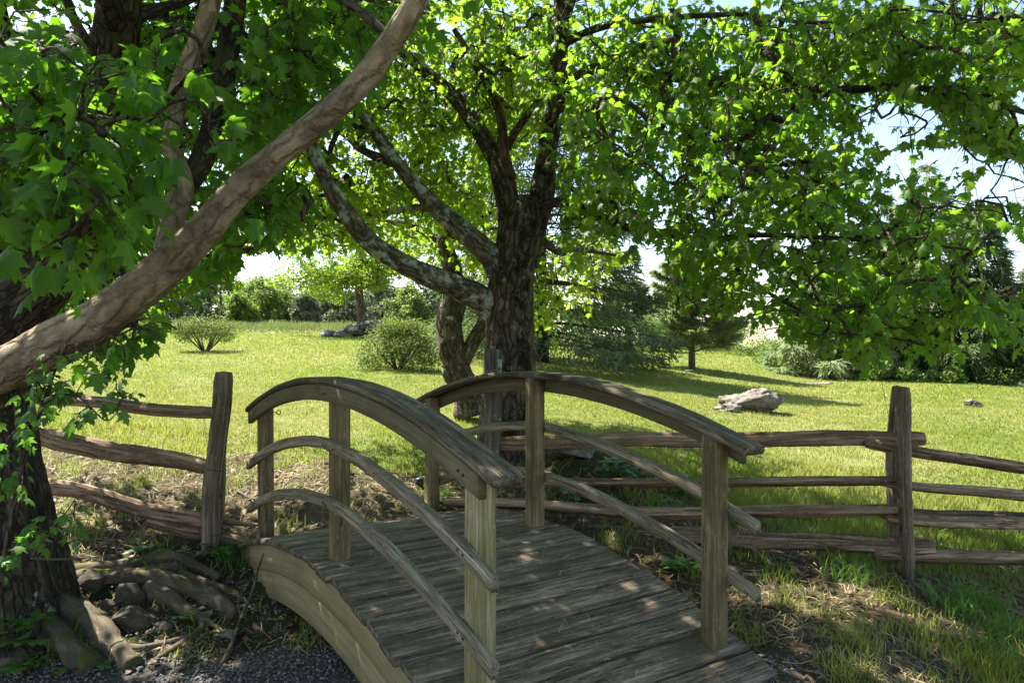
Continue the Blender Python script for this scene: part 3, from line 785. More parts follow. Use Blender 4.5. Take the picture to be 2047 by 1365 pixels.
def sprays(mbl, mbt, P0, D0, nl, size, kind='full', length=.4, droop=.5, tint=(0, 1), up=.75, prune=True):
    """short leafy shoots: paired leaves along a drooping twig with a leaf at its end"""
    n = len(P0)
    L = length * rng.uniform(.6, 1.3, n)
    D = nrm(D0 * .8 + rng.normal(size=(n, 3)) * .45 + np.array([0, 0, -.15]))
    P0 = P0 - D * (L * .45)[:, None]
    side = nrm(np.cross(D, np.array([0, 0, 1.0]) + rng.normal(size=(n, 3)) * .25))
    m = nl
    t = np.linspace(.12, 1, m)[None] + rng.uniform(-.05, .05, (n, m))
    sg = np.where(np.arange(m) % 2 == 0, 1.0, -1.0)[None] * np.where(rng.random((n, 1)) > .5, 1, -1)
    pos = P0[:, None] + D[:, None] * (t * L[:, None])[..., None] + np.array([0, 0, -1.0]) * (t ** 2 * L[:, None] * droop * .5)[..., None]
    ldir = D[:, None] * .55 + side[:, None] * sg[..., None] * .9 + np.array([0, 0, -1.0]) * (droop * rng.uniform(.2, 1.5, (n, m)))[..., None] + rng.normal(size=(n, m, 3)) * .3
    ldir = nrm(ldir)
    pet = size * rng.uniform(.35, .8, (n, m))
    st = pos; en = pos + ldir * pet[..., None] + rng.normal(size=pos.shape) * size * .06
    nor = np.array([0, 0, 1.0]) * up + rng.normal(size=(n, m, 3)) * .42 + side[:, None] * sg[..., None] * .25
    sz = size * rng.uniform(.55, 1.2, (n, m))
    tn = np.clip(rng.uniform(tint[0], tint[1], (n, 1)) * .6 + rng.uniform(tint[0], tint[1], (n, m)) * .4, 0, 1)
    drop = nrm(ldir + np.array([0, 0, -1.0]) * rng.uniform(.1, .9, (n, m))[..., None])
    kp = pruned(en.reshape(-1, 3) + drop.reshape(-1, 3) * size * .5) if prune else np.ones(n * m, bool)
    V, T, tt = leaves(en.reshape(-1, 3)[kp], drop.reshape(-1, 3)[kp], nor.reshape(-1, 3)[kp], sz.ravel()[kp], tn.ravel()[kp], kind)
    nk = 21 if kind == 'full' else 6
    mbl.add(V, T, None, tint=tt, vein=np.tile(VEIN if kind == 'full' else np.zeros(6), len(V) // nk))
    if mbt is not None:
        # petioles and the shoot itself as thin three sided prisms
        def sticks(A, B, r):
            d = nrm(B - A); ref = np.where(np.abs(d[:, 2:]) > .9, np.array([[1.0, 0, 0]]), np.array([[0, 0, 1.0]]))
            e1 = nrm(np.cross(d, ref)); e2 = np.cross(d, e1); an = np.arange(3) * 2.094
            ring = np.cos(an)[None, :, None] * e1[:, None] + np.sin(an)[None, :, None] * e2[:, None]
            V = np.concatenate([A[:, None] + ring * r, B[:, None] + ring * r * .7], 1)
            q = np.array([[0, 1, 4, 3], [1, 2, 5, 4], [2, 0, 3, 5]]); Q = (q[None] + (np.arange(len(A)) * 6)[:, None, None]).reshape(-1, 4)
            mbt.add(V.reshape(-1, 3), None, Q, bco=V.reshape(-1, 3))
        if kind == 'full': sticks(st.reshape(-1, 3)[kp], en.reshape(-1, 3)[kp], .0011)
        e = pos[:, -1]; mi = pos[:, m // 2]
        km = kp.reshape(n, m).mean(1) > .4
        sticks(P0[km], mi[km], .0022); sticks(mi[km], e[km], .0016)


def skeleton(paths, step=.25):
    S, R = [], []
    for pts, rad in paths:
        p, r = resample(pts, rad, step); k = max(1, int(len(p) * .25)); S.append(p[k:]); R.append(r[k:])
    return np.concatenate(S), np.concatenate(R)


def PP(lst): return np.array([P(*q) for q in lst])
def pr(ws, Ys): return [w * y / F0 / 2 for w, y in zip(ws, Ys)]     # pixel widths to radii


# ------------------------------------------------------------------ the big maple behind the bridge
big = empty('maple_tree', P(1015, 915, 7.0), 'large maple with mossy furrowed trunk right behind the arched bridge', 'tree')


def flare(L, ang):
    f = 1 + .55 * np.exp(-L / .22)[:, None] * (.6 + .4 * np.cos(ang * 5 + 1.0))[None]
    return f * (1 + .035 * np.cos(ang * 9 + 2)[None] + .03 * np.cos(ang * 4 + L[:, None] * 2))


tp = PP([(1012, 960, 7.0), (1012, 880, 7.0), (1018, 760, 7.0), (1019, 660, 7.0), (1022, 570, 7.0), (1035, 490, 7.0), (1046, 440, 7.0), (1050, 410, 7.0), (1052, 392, 7.0)])
V, T, Q, bc = tube(tp, pr([116, 110, 103, 98, 90, 88, 94, 80, 30], [7] * 9), n=40, step=.05, rough=.05, rfreq=3, seed=3, shape=flare)
obj('trunk', mesh('trunk', V, [T, Q], M['bark_big'], True, {'bco': bc}), big)
LIMBS = [  # points, pixel widths, material
    ([(1022, 520, 7.0), (1020, 440, 7.0), (1008, 372, 7.05), (985, 308, 7.15), (918, 205, 7.4), (856, 149, 7.6), (805, 103, 7.8), (740, 40, 8.1), (640, -80, 8.6), (560, -250, 9)], [58, 54, 48, 36, 30, 26, 22, 18, 13, 8], 'bark_big'),
    ([(1020, 360, 7.02), (1005, 297, 7.0), (1000, 231, 6.95), (969, 159, 6.9), (908, 59, 6.85)], [28, 22, 20, 18, 11], 'bark_dead'),
    ([(1024, 590, 7.05), (1000, 545, 7.0), (975, 508, 6.92), (908, 446, 6.8), (851, 395, 6.75), (795, 328, 6.7), (738, 246, 6.7), (690, 180, 6.7), (600, 60, 6.9), (520, -80, 7.1)], [40, 58, 48, 40, 34, 28, 24, 20, 15, 9], 'bark_lichen'),
    ([(795, 328, 6.7), (728, 302, 6.9), (687, 267, 7.1), (600, 210, 7.4), (500, 180, 7.8)], [22, 17, 14, 10, 6], 'bark_twig'),
    ([(1022, 655, 7.08), (990, 620, 7.02), (945, 588, 6.9), (887, 564, 6.7), (815, 533, 6.5), (738, 482, 6.35), (682, 410, 6.2), (651, 359, 6.15), (620, 287, 6.1), (585, 200, 6.1), (520, 60, 6.2)], [40, 66, 56, 47, 42, 40, 36, 30, 26, 20, 12], 'bark_lichen'),
    ([(1048, 530, 7.0), (1066, 455, 7.0), (1082, 395, 6.95), (1094, 300, 6.9), (1112, 205, 6.8), (1122, 77, 6.7), (1118, -20, 6.7), (1100, -180, 6.7), (1080, -400, 6.9)], [56, 56, 52, 38, 33, 30, 28, 20, 10], 'bark_big'),
    ([(1075, 420, 6.9), (1115, 404, 6.8), (1180, 425, 6.6), (1241, 451, 6.35), (1300, 461, 6.1), (1400, 478, 5.6), (1520, 470, 5.1), (1650, 475, 4.7), (1800, 485, 4.4), (1950, 500, 4.3)], [20, 22, 20, 17, 15, 13, 11, 9, 7, 5], 'bark_twig'),
    ([(1015, 300, 7.0), (1030, 265, 6.95), (1077, 200, 6.8), (1110, 150, 6.7)], [14, 16, 14, 10], 'bark_dead'),
    ([(908, 446, 6.8), (846, 415, 7.2), (760, 428, 7.5), (650, 440, 7.8), (560, 470, 8.0)], [18, 14, 12, 10, 6], 'bark_lichen'),
    ([(1113, 205, 6.8), (1180, 140, 6.5), (1300, 150, 6.2), (1500, 172, 5.8), (1685, 180, 5.5), (1813, 174, 5.3), (1941, 195, 5.1), (2100, 240, 4.9), (2300, 290, 4.8)], [26, 22, 18, 16, 15, 14, 12, 9, 6], 'bark_twig'),
    ([(1121, 90, 6.7), (1200, 55, 6.4), (1300, 40, 6.1), (1418, 31, 5.9), (1505, 31, 5.7), (1633, 46, 5.5), (1800, 20, 5.3), (2000, 40, 5.2)], [18, 15, 12, 10, 9, 7, 6, 4], 'bark_twig'),
    ([(1400, 478, 5.6), (1500, 560, 5.2), (1600, 620, 4.9), (1720, 660, 4.6), (1850, 690, 4.4)], [10, 8, 6, 5, 4], 'bark_twig'),
    ([(1121, 60, 6.7), (1170, -60, 6.9), (1300, -250, 7.2), (1450, -400, 7.4)], [24, 18, 13, 8], 'bark_big'),
    ([(1118, 0, 6.7), (1150, -150, 5.9), (1200, -320, 5.0), (1280, -600, 4.2)], [22, 17, 12, 8], 'bark_big'),
    ([(1070, 470, 7.2), (1120, 505, 7.6), (1160, 500, 8.0), (1230, 510, 8.6)], [18, 13, 10, 6], 'bark_twig'),
]
skp = []
for k, (pts, ws, mt) in enumerate(LIMBS):
    p = PP(pts); r = pr(ws, [q[2] for q in pts])
    V, T, Q, bc = tube(p, r, n=14, step=.06, rough=.09, rfreq=3, seed=20 + k)
    obj('limb', mesh('limb', V, [T, Q], M[mt], True, {'bco': bc}), big)
    if mt != 'bark_dead': skp.append((p, r))
S, R = skeleton(skp)
blobsA = [  # back lit left and middle of the crown
    (700, 120, 190, 150, 6.3, 9.2, 170), (880, 120, 160, 150, 6.6, 9.6, 200), (760, 300, 170, 120, 6.4, 9.2, 120), (930, 300, 130, 130, 7.2, 9.6, 120), (610, 300, 110, 150, 6.2, 9.0, 90),
    (640, 440, 130, 60, 6.5, 9.0, 60), (800, 420, 150, 70, 7.2, 9.4, 65), (560, 470, 110, 50, 6.5, 8.5, 40), (1040, 120, 120, 150, 6.4, 9.2, 130), (860, 585, 35, 25, 6.5, 6.7, 4), (720, 20, 250, 60, 6.0, 9.0, 90)]
blobsB = [  # right hand side, nearer to the camera and darker
    (1230, 120, 170, 140, 5.4, 8.4, 150), (1420, 150, 200, 150, 5.0, 7.8, 170), (1650, 110, 220, 120, 4.8, 7.5, 150), (1880, 90, 190, 100, 4.7, 7.0, 120), (2010, 300, 90, 90, 4.6, 6.2, 34),
    (1850, 210, 170, 45, 4.7, 6.2, 50), (1560, 290, 190, 110, 4.2, 6.6, 95), (1900, 285, 110, 50, 4.6, 5.8, 26), (1990, 40, 120, 60, 4.6, 7, 46)]
blobsC = [
    (1210, 300, 120, 130, 4.4, 7.0, 62), (1330, 360, 170, 130, 4.2, 6.8, 70), (1530, 420, 200, 110, 4.0, 6.6, 66), (1720, 430, 150, 90, 3.8, 6.0, 40), (1880, 460, 130, 60, 3.7, 5.2, 24), (1990, 420, 70, 40, 3.8, 4.8, 9),
    (1450, 540, 120, 70, 4.4, 6.4, 30), (1640, 560, 180, 80, 4.0, 6.2, 44), (1830, 590, 170, 70, 3.8, 5.6, 30), (1980, 580, 60, 50, 3.6, 4.6, 9), (1620, 640, 130, 45, 4.0, 5.6, 16), (1790, 680, 140, 35, 3.9, 5.2, 12), (1410, 600, 70, 35, 4.6, 5.8, 9), (1130, 420, 60, 60, 5.6, 6.8, 18)]
tA = in_blobs(blobsA); tB = in_blobs(blobsB); tC = in_blobs(blobsC)
up_ = np.concatenate([in_shell((1.0, 6.6, 6.2), (3.0, 2.4, 2.4), 260, .3, 5.3), in_shell((2.4, 5.2, 6.0), (2.9, 2.6, 2.2), 260, .3, 5.0)])
up_ = up_[~in_view(up_, -60)]
mbt = MB(); allT = np.concatenate([tA, tB, tC, up_])
D, _r = grow(S, R, allT, .03, mbt)
mbl = MB(); a, b, c = len(tA), len(tA) + len(tB), len(tA) + len(tB) + len(tC)
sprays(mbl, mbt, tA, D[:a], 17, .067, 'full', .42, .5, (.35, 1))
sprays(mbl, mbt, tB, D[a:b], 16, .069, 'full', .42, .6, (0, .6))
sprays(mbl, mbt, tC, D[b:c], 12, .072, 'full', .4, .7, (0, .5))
sprays(mbl, None, up_, D[c:], 11, .12, 'mid', .5, .4, (.2, .9))
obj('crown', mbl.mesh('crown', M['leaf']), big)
obj('twig_growth', mbt.mesh('twig_growth', M['bark_twig']), big)

# ------------------------------------------------------------------ the leaning maple in the left foreground
lm = empty('maple_tree', P(-60, 1230, 4.4), 'leaning maple with long tan limb and large leaves at left edge above the roots', 'tree')


def flare2(L, ang):
    return 1 + .6 * np.exp(-L / .3)[:, None] * (.55 + .45 * np.cos(ang * 6 + .6))[None] + .05 * np.cos(ang * 7)[None]


V, T, Q, bc = tube(PP([(-40, 1330, 4.35), (-45, 1180, 4.35), (-60, 1000, 4.35), (-75, 850, 4.35), (-80, 740, 4.3), (-60, 650, 4.3)]), [.5, .42, .37, .35, .33, .24], n=40, step=.05, rough=.07, rfreq=2.5, seed=5, shape=flare2)
obj('trunk', mesh('trunk', V, [T, Q], M['bark_dark'], True, {'bco': bc}), lm)
LL = [
    ([(-120, 775, 4.2), (-30, 750, 4.0), (40, 722, 3.85), (120, 682, 3.75), (205, 635, 3.7), (310, 556, 3.65), (400, 470, 3.6), (480, 375, 3.6), (560, 305, 3.55), (640, 240, 3.5), (720, 165, 3.45), (785, 80, 3.4), (835, 0, 3.35), (890, -110, 3.3), (960, -300, 3.2)], [106, 90, 90, 92, 86, 78, 66, 57, 53, 52, 51, 49, 48, 43, 34], 'bark_limb', .085),
    ([(-80, 760, 4.35), (-20, 660, 4.35), (70, 575, 4.4), (140, 490, 4.45), (170, 400, 4.5), (190, 280, 4.5), (215, 160, 4.5), (232, 60, 4.5), (245, -40, 4.5), (260, -250, 4.6)], [150, 150, 128, 104, 92, 88, 90, 84, 70, 50], 'bark_dark', .09),
    ([(-120, 720, 4.5), (-60, 560, 4.6), (0, 400, 4.7), (16, 280, 4.7), (8, 150, 4.7), (-20, 0, 4.7), (-60, -250, 4.7)], [110, 85, 72, 66, 60, 54, 36], 'bark_dark', .09),
    ([(318, 545, 3.72), (334, 490, 3.85), (348, 430, 3.95), (362, 372, 4.0), (347, 300, 4.05), (350, 220, 4.1), (375, 140, 4.1), (402, 75, 4.1), (425, -10, 4.1), (450, -180, 4.1)], [40, 46, 50, 52, 38, 40, 42, 40, 38, 28], 'bark_limb', .07),
    ([(366, 385, 4.02), (395, 335, 4.1), (420, 280, 4.15), (438, 200, 4.2), (455, 110, 4.25), (470, 0, 4.3), (490, -180, 4.4)], [40, 46, 48, 46, 44, 42, 28], 'bark_dark', .08),
    ([(205, 130, 4.45), (170, 80, 4.3), (140, 20, 4.2), (110, -80, 4.1)], [34, 22, 18, 12], 'bark_twig', .06),
    ([(240, 70, 4.5), (280, 30, 4.6), (330, 15, 4.7), (380, 0, 4.8), (480, -60, 5.0)], [40, 30, 22, 16, 10], 'bark_twig', .06),
    ([(262, 590, 3.75), (245, 545, 3.8), (235, 515, 3.75)], [20, 12, 9], 'bark_twig', .05),
    ([(170, 400, 4.5), (60, 330, 3.9), (-40, 300, 3.3), (-120, 250, 2.9)], [30, 24, 20, 14], 'bark_twig', .06),
    ([(215, 160, 4.5), (150, 190, 3.8), (120, 230, 3.2), (90, 280, 2.8)], [26, 18, 14, 10], 'bark_twig', .06),
    ([(785, 80, 3.4), (700, 10, 3.6), (600, -40, 3.9), (450, -60, 4.2)], [22, 18, 14, 10], 'bark_twig', .06),
    ([(480, 375, 3.62), (520, 400, 4.0), (560, 420, 4.4), (600, 440, 4.8)], [12, 10, 8, 6], 'bark_twig', .06),
    ([(245, -40, 4.5), (330, -200, 4.9), (450, -380, 5.4), (560, -500, 6.0)], [50, 36, 24, 14], 'bark_dark', .06),
    ([(890, -110, 3.3), (950, -350, 3.8), (1000, -500, 4.6)], [30, 22, 12], 'bark_limb', .06),
    ([(232, 60, 4.5), (180, -150, 3.6), (150, -500, 2.6), (200, -1100, 1.8)], [50, 36, 24, 14], 'bark_dark', .06),
]
skp = []
for k, (pts, ws, mt, rg) in enumerate(LL):
    p = PP(pts); r = pr(ws, [q[2] for q in pts])
    V, T, Q, bc = tube(p, r, n=20, step=.04, rough=rg, rfreq=2.2, seed=60 + k)
    obj('limb', mesh('limb', V, [T, Q], M[mt], True, {'bco': bc}), lm)
    skp.append((p, r))
S, R = skeleton(skp)
nearL = in_blobs([(120, 180, 140, 130, 2.3, 3.4, 34), (60, 330, 90, 110, 2.2, 3.2, 22), (110, 440, 130, 80, 2.2, 3.2, 26), (230, 340, 90, 120, 2.4, 3.6, 22), (60, 70, 120, 80, 2.4, 3.8, 18), (330, 210, 70, 50, 2.6, 3.6, 8), (400, 270, 70, 40, 2.7, 3.4, 7), (260, 470, 70, 50, 2.9, 3.8, 8), (330, 120, 80, 70, 2.8, 4.0, 8)])
midL = in_blobs([(540, 400, 90, 70, 4.0, 5.6, 26), (480, 480, 90, 60, 4.2, 5.8, 18), (570, 140, 110, 110, 3.6, 5.2, 28), (640, 50, 140, 60, 3.5, 5.2, 36), (760, 20, 90, 40, 3.6, 5.0, 12), (340, 110, 160, 100, 4.6, 6.4, 40), (500, 230, 70, 80, 3.9, 5.4, 16), (180, 640, 60, 50, 3.9, 4.4, 6),
                 (250, 655, 60, 35, 3.4, 3.8, 5), (215, 700, 45, 30, 3.3, 3.7, 4), (300, 430, 60, 90, 4.5, 6.0, 12)])
farL = in_blobs([(250, 250, 240, 240, 5.2, 7.2, 150), (120, 480, 160, 130, 5.2, 7.0, 55), (430, 200, 170, 200, 5.2, 7.4, 105), (330, 530, 140, 60, 5.4, 6.8, 26), (130, 600, 130, 60, 5.2, 6.8, 24), (430, 440, 120, 70, 5.4, 7.0, 28), (200, 60, 240, 80, 5.0, 7.2, 55)])
upL = np.concatenate([in_shell((-2.6, 4.9, 5.4), (2.9, 2.5, 2.2), 210, .2, 3.6), in_shell((-.6, 3.0, 5.0), (2.7, 2.2, 1.7), 260, .2, 3.9), in_shell((-3.6, 2.6, 4.4), (2.0, 2.0, 1.6), 130, .2, 2.9)])
upL = np.concatenate([upL, in_shell((-3.0, 6.0, 5.6), (1.9, 1.5, 1.3), 420, .1, 4.4)])  # extra leaf clump out of view, added to keep the sun off the bridge
upL = upL[~in_view(upL, 20)]
mbt = MB(); allT = np.concatenate([nearL, midL, farL, upL])
D, _r = grow(S, R, allT, .022, mbt)
a, b, c = len(nearL), len(nearL) + len(midL), len(nearL) + len(midL) + len(farL)
mbl = MB()
sprays(mbl, mbt, nearL, D[:a], 9, .1, 'full', .26, .8, (0, .8))
sprays(mbl, mbt, midL, D[a:b], 11, .085, 'full', .4, .6, (0, .7))
sprays(mbl, mbt, farL, D[b:c], 12, .085, 'full', .45, .5, (.2, 1))
sprays(mbl, None, upL, D[c:], 11, .12, 'mid', .5, .4, (.2, .9))
obj('crown', mbl.mesh('crown', M['leaf_left']), lm)
obj('twig_growth', mbt.mesh('twig_growth', M['bark_twig']), lm)
# roots over the bank
ROOTS = [([(60, 1090, 4.5), (130, 1130, 4.45), (190, 1200, 4.3), (225, 1270, 4.15), (265, 1335, 3.98)], [90, 90, 70, 55, 45]),
         ([(30, 1130, 4.45), (90, 1200, 4.3), (140, 1270, 4.12), (190, 1345, 3.95)], [80, 76, 70, 60]),
         ([(70, 1070, 4.6), (200, 1080, 4.8), (320, 1120, 4.75), (420, 1180, 4.6), (470, 1225, 4.45)], [60, 55, 50, 45, 28]),
         ([(100, 1060, 4.7), (230, 1060, 4.95), (340, 1080, 5.0), (440, 1115, 4.95)], [50, 46, 42, 26]),
         ([(300, 1150, 4.7), (370, 1200, 4.5), (410, 1240, 4.4), (350, 1300, 4.15), (300, 1335, 4.02)], [40, 38, 30, 20, 10]),
         ([(0, 1200, 4.3), (20, 1270, 4.15), (10, 1350, 3.95)], [80, 70, 50]),
         ([(360, 1130, 4.85), (420, 1150, 4.8), (470, 1175, 4.7), (500, 1200, 4.6)], [24, 22, 18, 10]), ([(250, 1100, 4.95), (300, 1150, 4.75), (345, 1190, 4.55), (400, 1215, 4.45), (450, 1250, 4.3)], [26, 26, 22, 18, 8]), ([(150, 1200, 4.4), (200, 1260, 4.2), (240, 1330, 4.0)], [22, 26, 14]),
         ([(190, 1240, 4.3), (260, 1290, 4.15), (330, 1290, 4.2), (390, 1260, 4.3)], [24, 22, 18, 10])]
for k, (pts, ws) in enumerate(ROOTS):
    p = PP(pts); p[:, 2] = ground(p[:, 0], p[:, 1]) + np.array(pr(ws, p[:, 1])) * .02
    V, T, Q, bc = tube(p, pr(np.array(ws) * .85, p[:, 1]), n=20, step=.03, rough=.32, rfreq=3.6, seed=90 + k)
    obj('root', mesh('root', V, [T, Q], M['root'], True, {'bco': bc}), lm)

# ------------------------------------------------------------------ crooked second maple behind the big one
cm = empty('maple_tree', P(930, 806, 9.6), 'crooked knobbly maple leaning out behind the large trunk', 'tree')
CL = [([(945, 830, 9.6), (935, 790, 9.6), (915, 745, 9.6), (905, 700, 9.6), (898, 645, 9.6), (908, 600, 9.6), (905, 540, 9.6), (890, 490, 9.6), (900, 430, 9.6), (880, 330, 9.6), (850, 200, 9.8)], [74, 62, 54, 52, 50, 48, 42, 34, 30, 22, 14]),
      ([(925, 725, 9.6), (942, 690, 9.6), (962, 655, 9.6), (985, 610, 9.6), (1010, 540, 9.7), (1060, 450, 10)], [28, 30, 28, 26, 20, 12]),
      ([(915, 735, 9.6), (890, 715, 9.5), (887, 690, 9.5), (893, 672, 9.5)], [30, 22, 18, 12]),
      ([(920, 770, 9.6), (897, 757, 9.5), (890, 738, 9.5)], [24, 18, 14]),
      ([(1010, 540, 9.7), (1080, 560, 9.6), (1150, 570, 9.5), (1220, 590, 9.4)], [16, 12, 9, 5]),
      ([(890, 490, 9.6), (820, 450, 9.8), (740, 440, 10)], [16, 12, 7])]
skp = []
for k, (pts, ws) in enumerate(CL):
    p = PP(pts); r = pr(ws, [q[2] for q in pts])
    V, T, Q, bc = tube(p, r, n=18, step=.06, rough=.14, rfreq=3, seed=120 + k)
    obj('trunk' if k == 0 else 'limb', mesh('limb', V, [T, Q], M['bark_mid'], True, {'bco': bc}), cm); skp.append((p, r))
S, R = skeleton(skp)
tt_ = in_blobs([(850, 380, 140, 130, 9.4, 11, 60), (960, 470, 90, 70, 9.4, 10.6, 40), (1120, 540, 80, 60, 9.0, 10.4, 34), (1180, 500, 60, 40, 9, 10.2, 14), (900, 200, 160, 120, 9.6, 11, 40), (1090, 600, 40, 40, 9, 9.8, 10)])
mbt = MB(); D, _r = grow(S, R, tt_, .03, mbt); mbl = MB()
sprays(mbl, mbt, tt_, D, 13, .085, 'full', .45, .4, (.4, 1))
obj('crown', mbl.mesh('crown', M['leaf_bright']), cm); obj('twig_growth', mbt.mesh('twig_growth', M['bark_twig']), cm)

# ------------------------------------------------------------------ background trees
def foliage_clumps(centres, rad, n_each, size, kind='quad', flat=1.0, shell=.3):
    mbl = MB()
    n = len(centres) * n_each
    d = nrm(rng.normal(size=(n, 3))); r = (shell + (1 - shell) * rng.uniform(0, 1, n)) ** .6
    rr = np.repeat(np.asarray(rad), n_each)
    pos = np.repeat(centres, n_each, 0) + d * (r * rr)[:, None] * np.array([1, 1, flat])
    tip = nrm(d * .6 + rng.normal(size=(n, 3)) * .6 + np.array([0, 0, -.2])); nor = np.array([0, 0, .7]) + rng.normal(size=(n, 3)) * .6 + d * .4
    tn = np.clip(np.repeat(rng.uniform(0, 1, len(centres)), n_each) * .55 + rng.uniform(0, .45, n), 0, 1)
    V, T, tt = leaves(pos, tip, nor, size * rng.uniform(.6, 1.3, n), tn, kind)
    mbl.add(V, T, None, tint=tt); return mbl


def broadleaf(name, base, h, w, label, group=None, nclump=46, n_each=90, leaf=.11, mat='leaf_wood', trunk_w=.16, low=.2, cat='tree', bark='bark_far'):
    t = empty(name, base, label, cat, group)
    base = np.asarray(base, float)
    cs = []
    for k in range(nclump):
        u = rng.uniform(low, 1); a = rng.uniform(0, 6.283); prof = math.sin(math.pi * min(1, (u - low) / (1 - low) * .72 + .26)) ** .6
        r = w / 2 * prof * rng.uniform(.35, .95)
        cs.append(base + np.array([r * math.cos(a), r * math.sin(a), u * h * .95]))
    cs = np.array(cs); rad = rng.uniform(.11, .2, nclump) * w * .8
    mb = MB()
    top = base + np.array([0, 0, h * .8])
    tube_into(mb, [base - (0, 0, .15), base + (rng.uniform(-.05, .05) * h, 0, h * .35), top], [trunk_w, trunk_w * .75, trunk_w * .2], n=9, step=.2, rough=.1, seed=int(rng.integers(99)))
    sk = base + (top - base) * np.linspace(.25, 1, 12)[:, None]
    grow(sk, np.full(12, .05), cs, trunk_w * .4, mb, .014)
    obj('trunk', mb.mesh('trunk', M[bark], True), t)
    obj('crown', foliage_clumps(cs, rad, n_each, leaf, 'quad', .7).mesh('crown', M[mat]), t)
    return t


def conifer(name, base, h, w, label, group=None, nb=60, mat='needle', low=.06, trunk_w=.2, droop=.25, nper=200, nl=.16, nw=.03, top=.06, power=.9, rise=.1, cat='tree', lopside=None, dens=1.0, hang=.5):
    """a needle tree: branches in loose whorls, each a flat drooping spray of twigs set with needle tufts"""
    t = empty(name, base, label, cat, group); base = np.asarray(base, float)
    mb = MB(); mbl = MB()
    tube_into(mb, [base - (0, 0, .2), base + (0, 0, h * .4), base + (rng.uniform(-.02, .02) * h, 0, h)], [trunk_w, trunk_w * .65, .012], n=10, step=.25, rough=.08, seed=int(rng.integers(99)))
    for k in range(nb):
        u = low + (1 - low) * (k + rng.uniform(0, .9)) / nb
        a = k * 2.399 + rng.uniform(-.4, .4)
        L = w / 2 * ((1 - u) ** power * (1 - top) + top) * rng.uniform(.75, 1.12)
        if lopside: L *= 1 + lopside[1] * math.cos(a - lopside[0])
        d = np.array([math.cos(a), math.sin(a), 0])
        s = np.linspace(0, 1, 7)
        pts = base + np.array([0, 0, u * h]) + d * (s * L)[:, None] + np.array([0, 0, 1.0]) * (L * (rise * s - droop * s ** 1.6 + .12 * s ** 3))[:, None]
        V, T, Q, bc = tube(pts, np.linspace(.012 + .018 * L * .5, .004, 7), n=5, step=L / 6 + .01, cap=False)
        mb.add(V, T, Q, bco=bc)
        n = max(60, int(nper * 2.3 * L / (w / 2) * dens))
        sp = rng.uniform(.15, 1, n) ** .75
        side = np.cross(d, [0, 0, 1.0])
        reach = (1 - sp) * .42 * L + .06 * L + .05
        sg = rng.uniform(-1, 1, n)
        pos = np.stack([np.interp(sp, s, pts[:, i]) for i in range(3)], -1) + side * (sg * reach)[:, None] + d * (np.abs(sg) * reach * .5)[:, None]
        hg = -np.abs(rng.normal(size=n)) * hang * .3 * min(1, L)
        pos[:, 2] += hg + .02 * rng.normal(size=n)
        tip = d * .7 + side * np.sign(sg)[:, None] * .6 + rng.normal(size=(n, 3)) * .35 + np.array([0, 0, -1.0]) * (hang * rng.uniform(.1, 1.2, n))[:, None]
        nor = np.array([0, 0, .8]) + rng.normal(size=(n, 3)) * .5
        tip = nrm(tip); sd = nrm(np.cross(tip, nor)); ln = nl * 1.25 * rng.uniform(.6, 1.3, n); wd = nw * 1.0 * rng.uniform(.6, 1.4, n)
        Vq = pos[:, None] + np.stack([-sd * wd[:, None] * .5, sd * wd[:, None] * .5, sd * wd[:, None] * .25 + tip * ln[:, None], -sd * wd[:, None] * .25 + tip * ln[:, None]], 1)
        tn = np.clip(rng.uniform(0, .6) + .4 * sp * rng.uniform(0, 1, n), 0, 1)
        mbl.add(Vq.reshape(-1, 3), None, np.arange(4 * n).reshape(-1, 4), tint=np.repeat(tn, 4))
    obj('trunk', mb.mesh('trunk', M['bark_dark' if mat == 'needle' else 'bark_far'], True), t)
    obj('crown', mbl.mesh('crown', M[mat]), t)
    return t


def gb(px, Y, dz=0.0):
    x = (px - CX) / F0 * Y
    return np.array([x, Y, ground([x], [Y])[0] + dz])


conifer('spruce_tree', gb(1082, 19), 8.5, 7.4, 'dark spruce with low drooping boughs just right of the large trunk', nb=70, droop=.32, nper=420, nl=.17, nw=.032, trunk_w=.2, hang=.75, low=.04, power=.7)
conifer('pine_tree', gb(1383, 22), 3.3, 3.2, 'small lone pine with bare lower trunk on the right lawn', nb=44, mat='needle_pale', low=.15, droop=.02, rise=.25, nper=420, nl=.15, nw=.028, trunk_w=.11, hang=.0, power=.45, top=.25)
conifer('pine_tree', gb(1255, 31), 2.8, 2.6, 'thin gnarled grey pine standing between the dark spruce and lone pine', nb=26, mat='needle_grey', low=.3, droop=0, rise=.3, nper=230, nl=.2, nw=.04, trunk_w=.17, hang=.1, power=.4, top=.2)
conifer('pine_tree', gb(1345, 36), 3.2, 3.6, 'pale feathery pine directly behind the small lone pine', nb=44, mat='needle_pale', low=.1, droop=.05, rise=.2, nper=240, nl=.22, nw=.04, trunk_w=.15, hang=.2)
SPR = [(1650, 25.5, 5.0, 4.8, 'needle_pale', 'pale low spruce at the left end of the right hand conifer row'), (1760, 27, 6.6, 5.4, 'needle', 'dark spruce second from left in the right hand conifer row'), (1850, 26, 7.5, 5.4, 'needle_pale', 'tallest spruce of the conifer row with its tip in the sky gap'),
       (1960, 25, 5.6, 5.2, 'needle', 'dark spruce toward the right end of the conifer row'), (2075, 26, 4.2, 5.0, 'needle_grey', 'grey green spruce cut by the right photo edge')]
for (px, Y, h, w, mt, lab) in SPR:
    conifer('spruce_tree', gb(px, Y), h, w, lab, 'conifer row right of the lawn', nb=54, mat=mt, droop=.3, nper=260, nl=.22, nw=.045, trunk_w=.2, hang=.9, low=.02, power=.75)
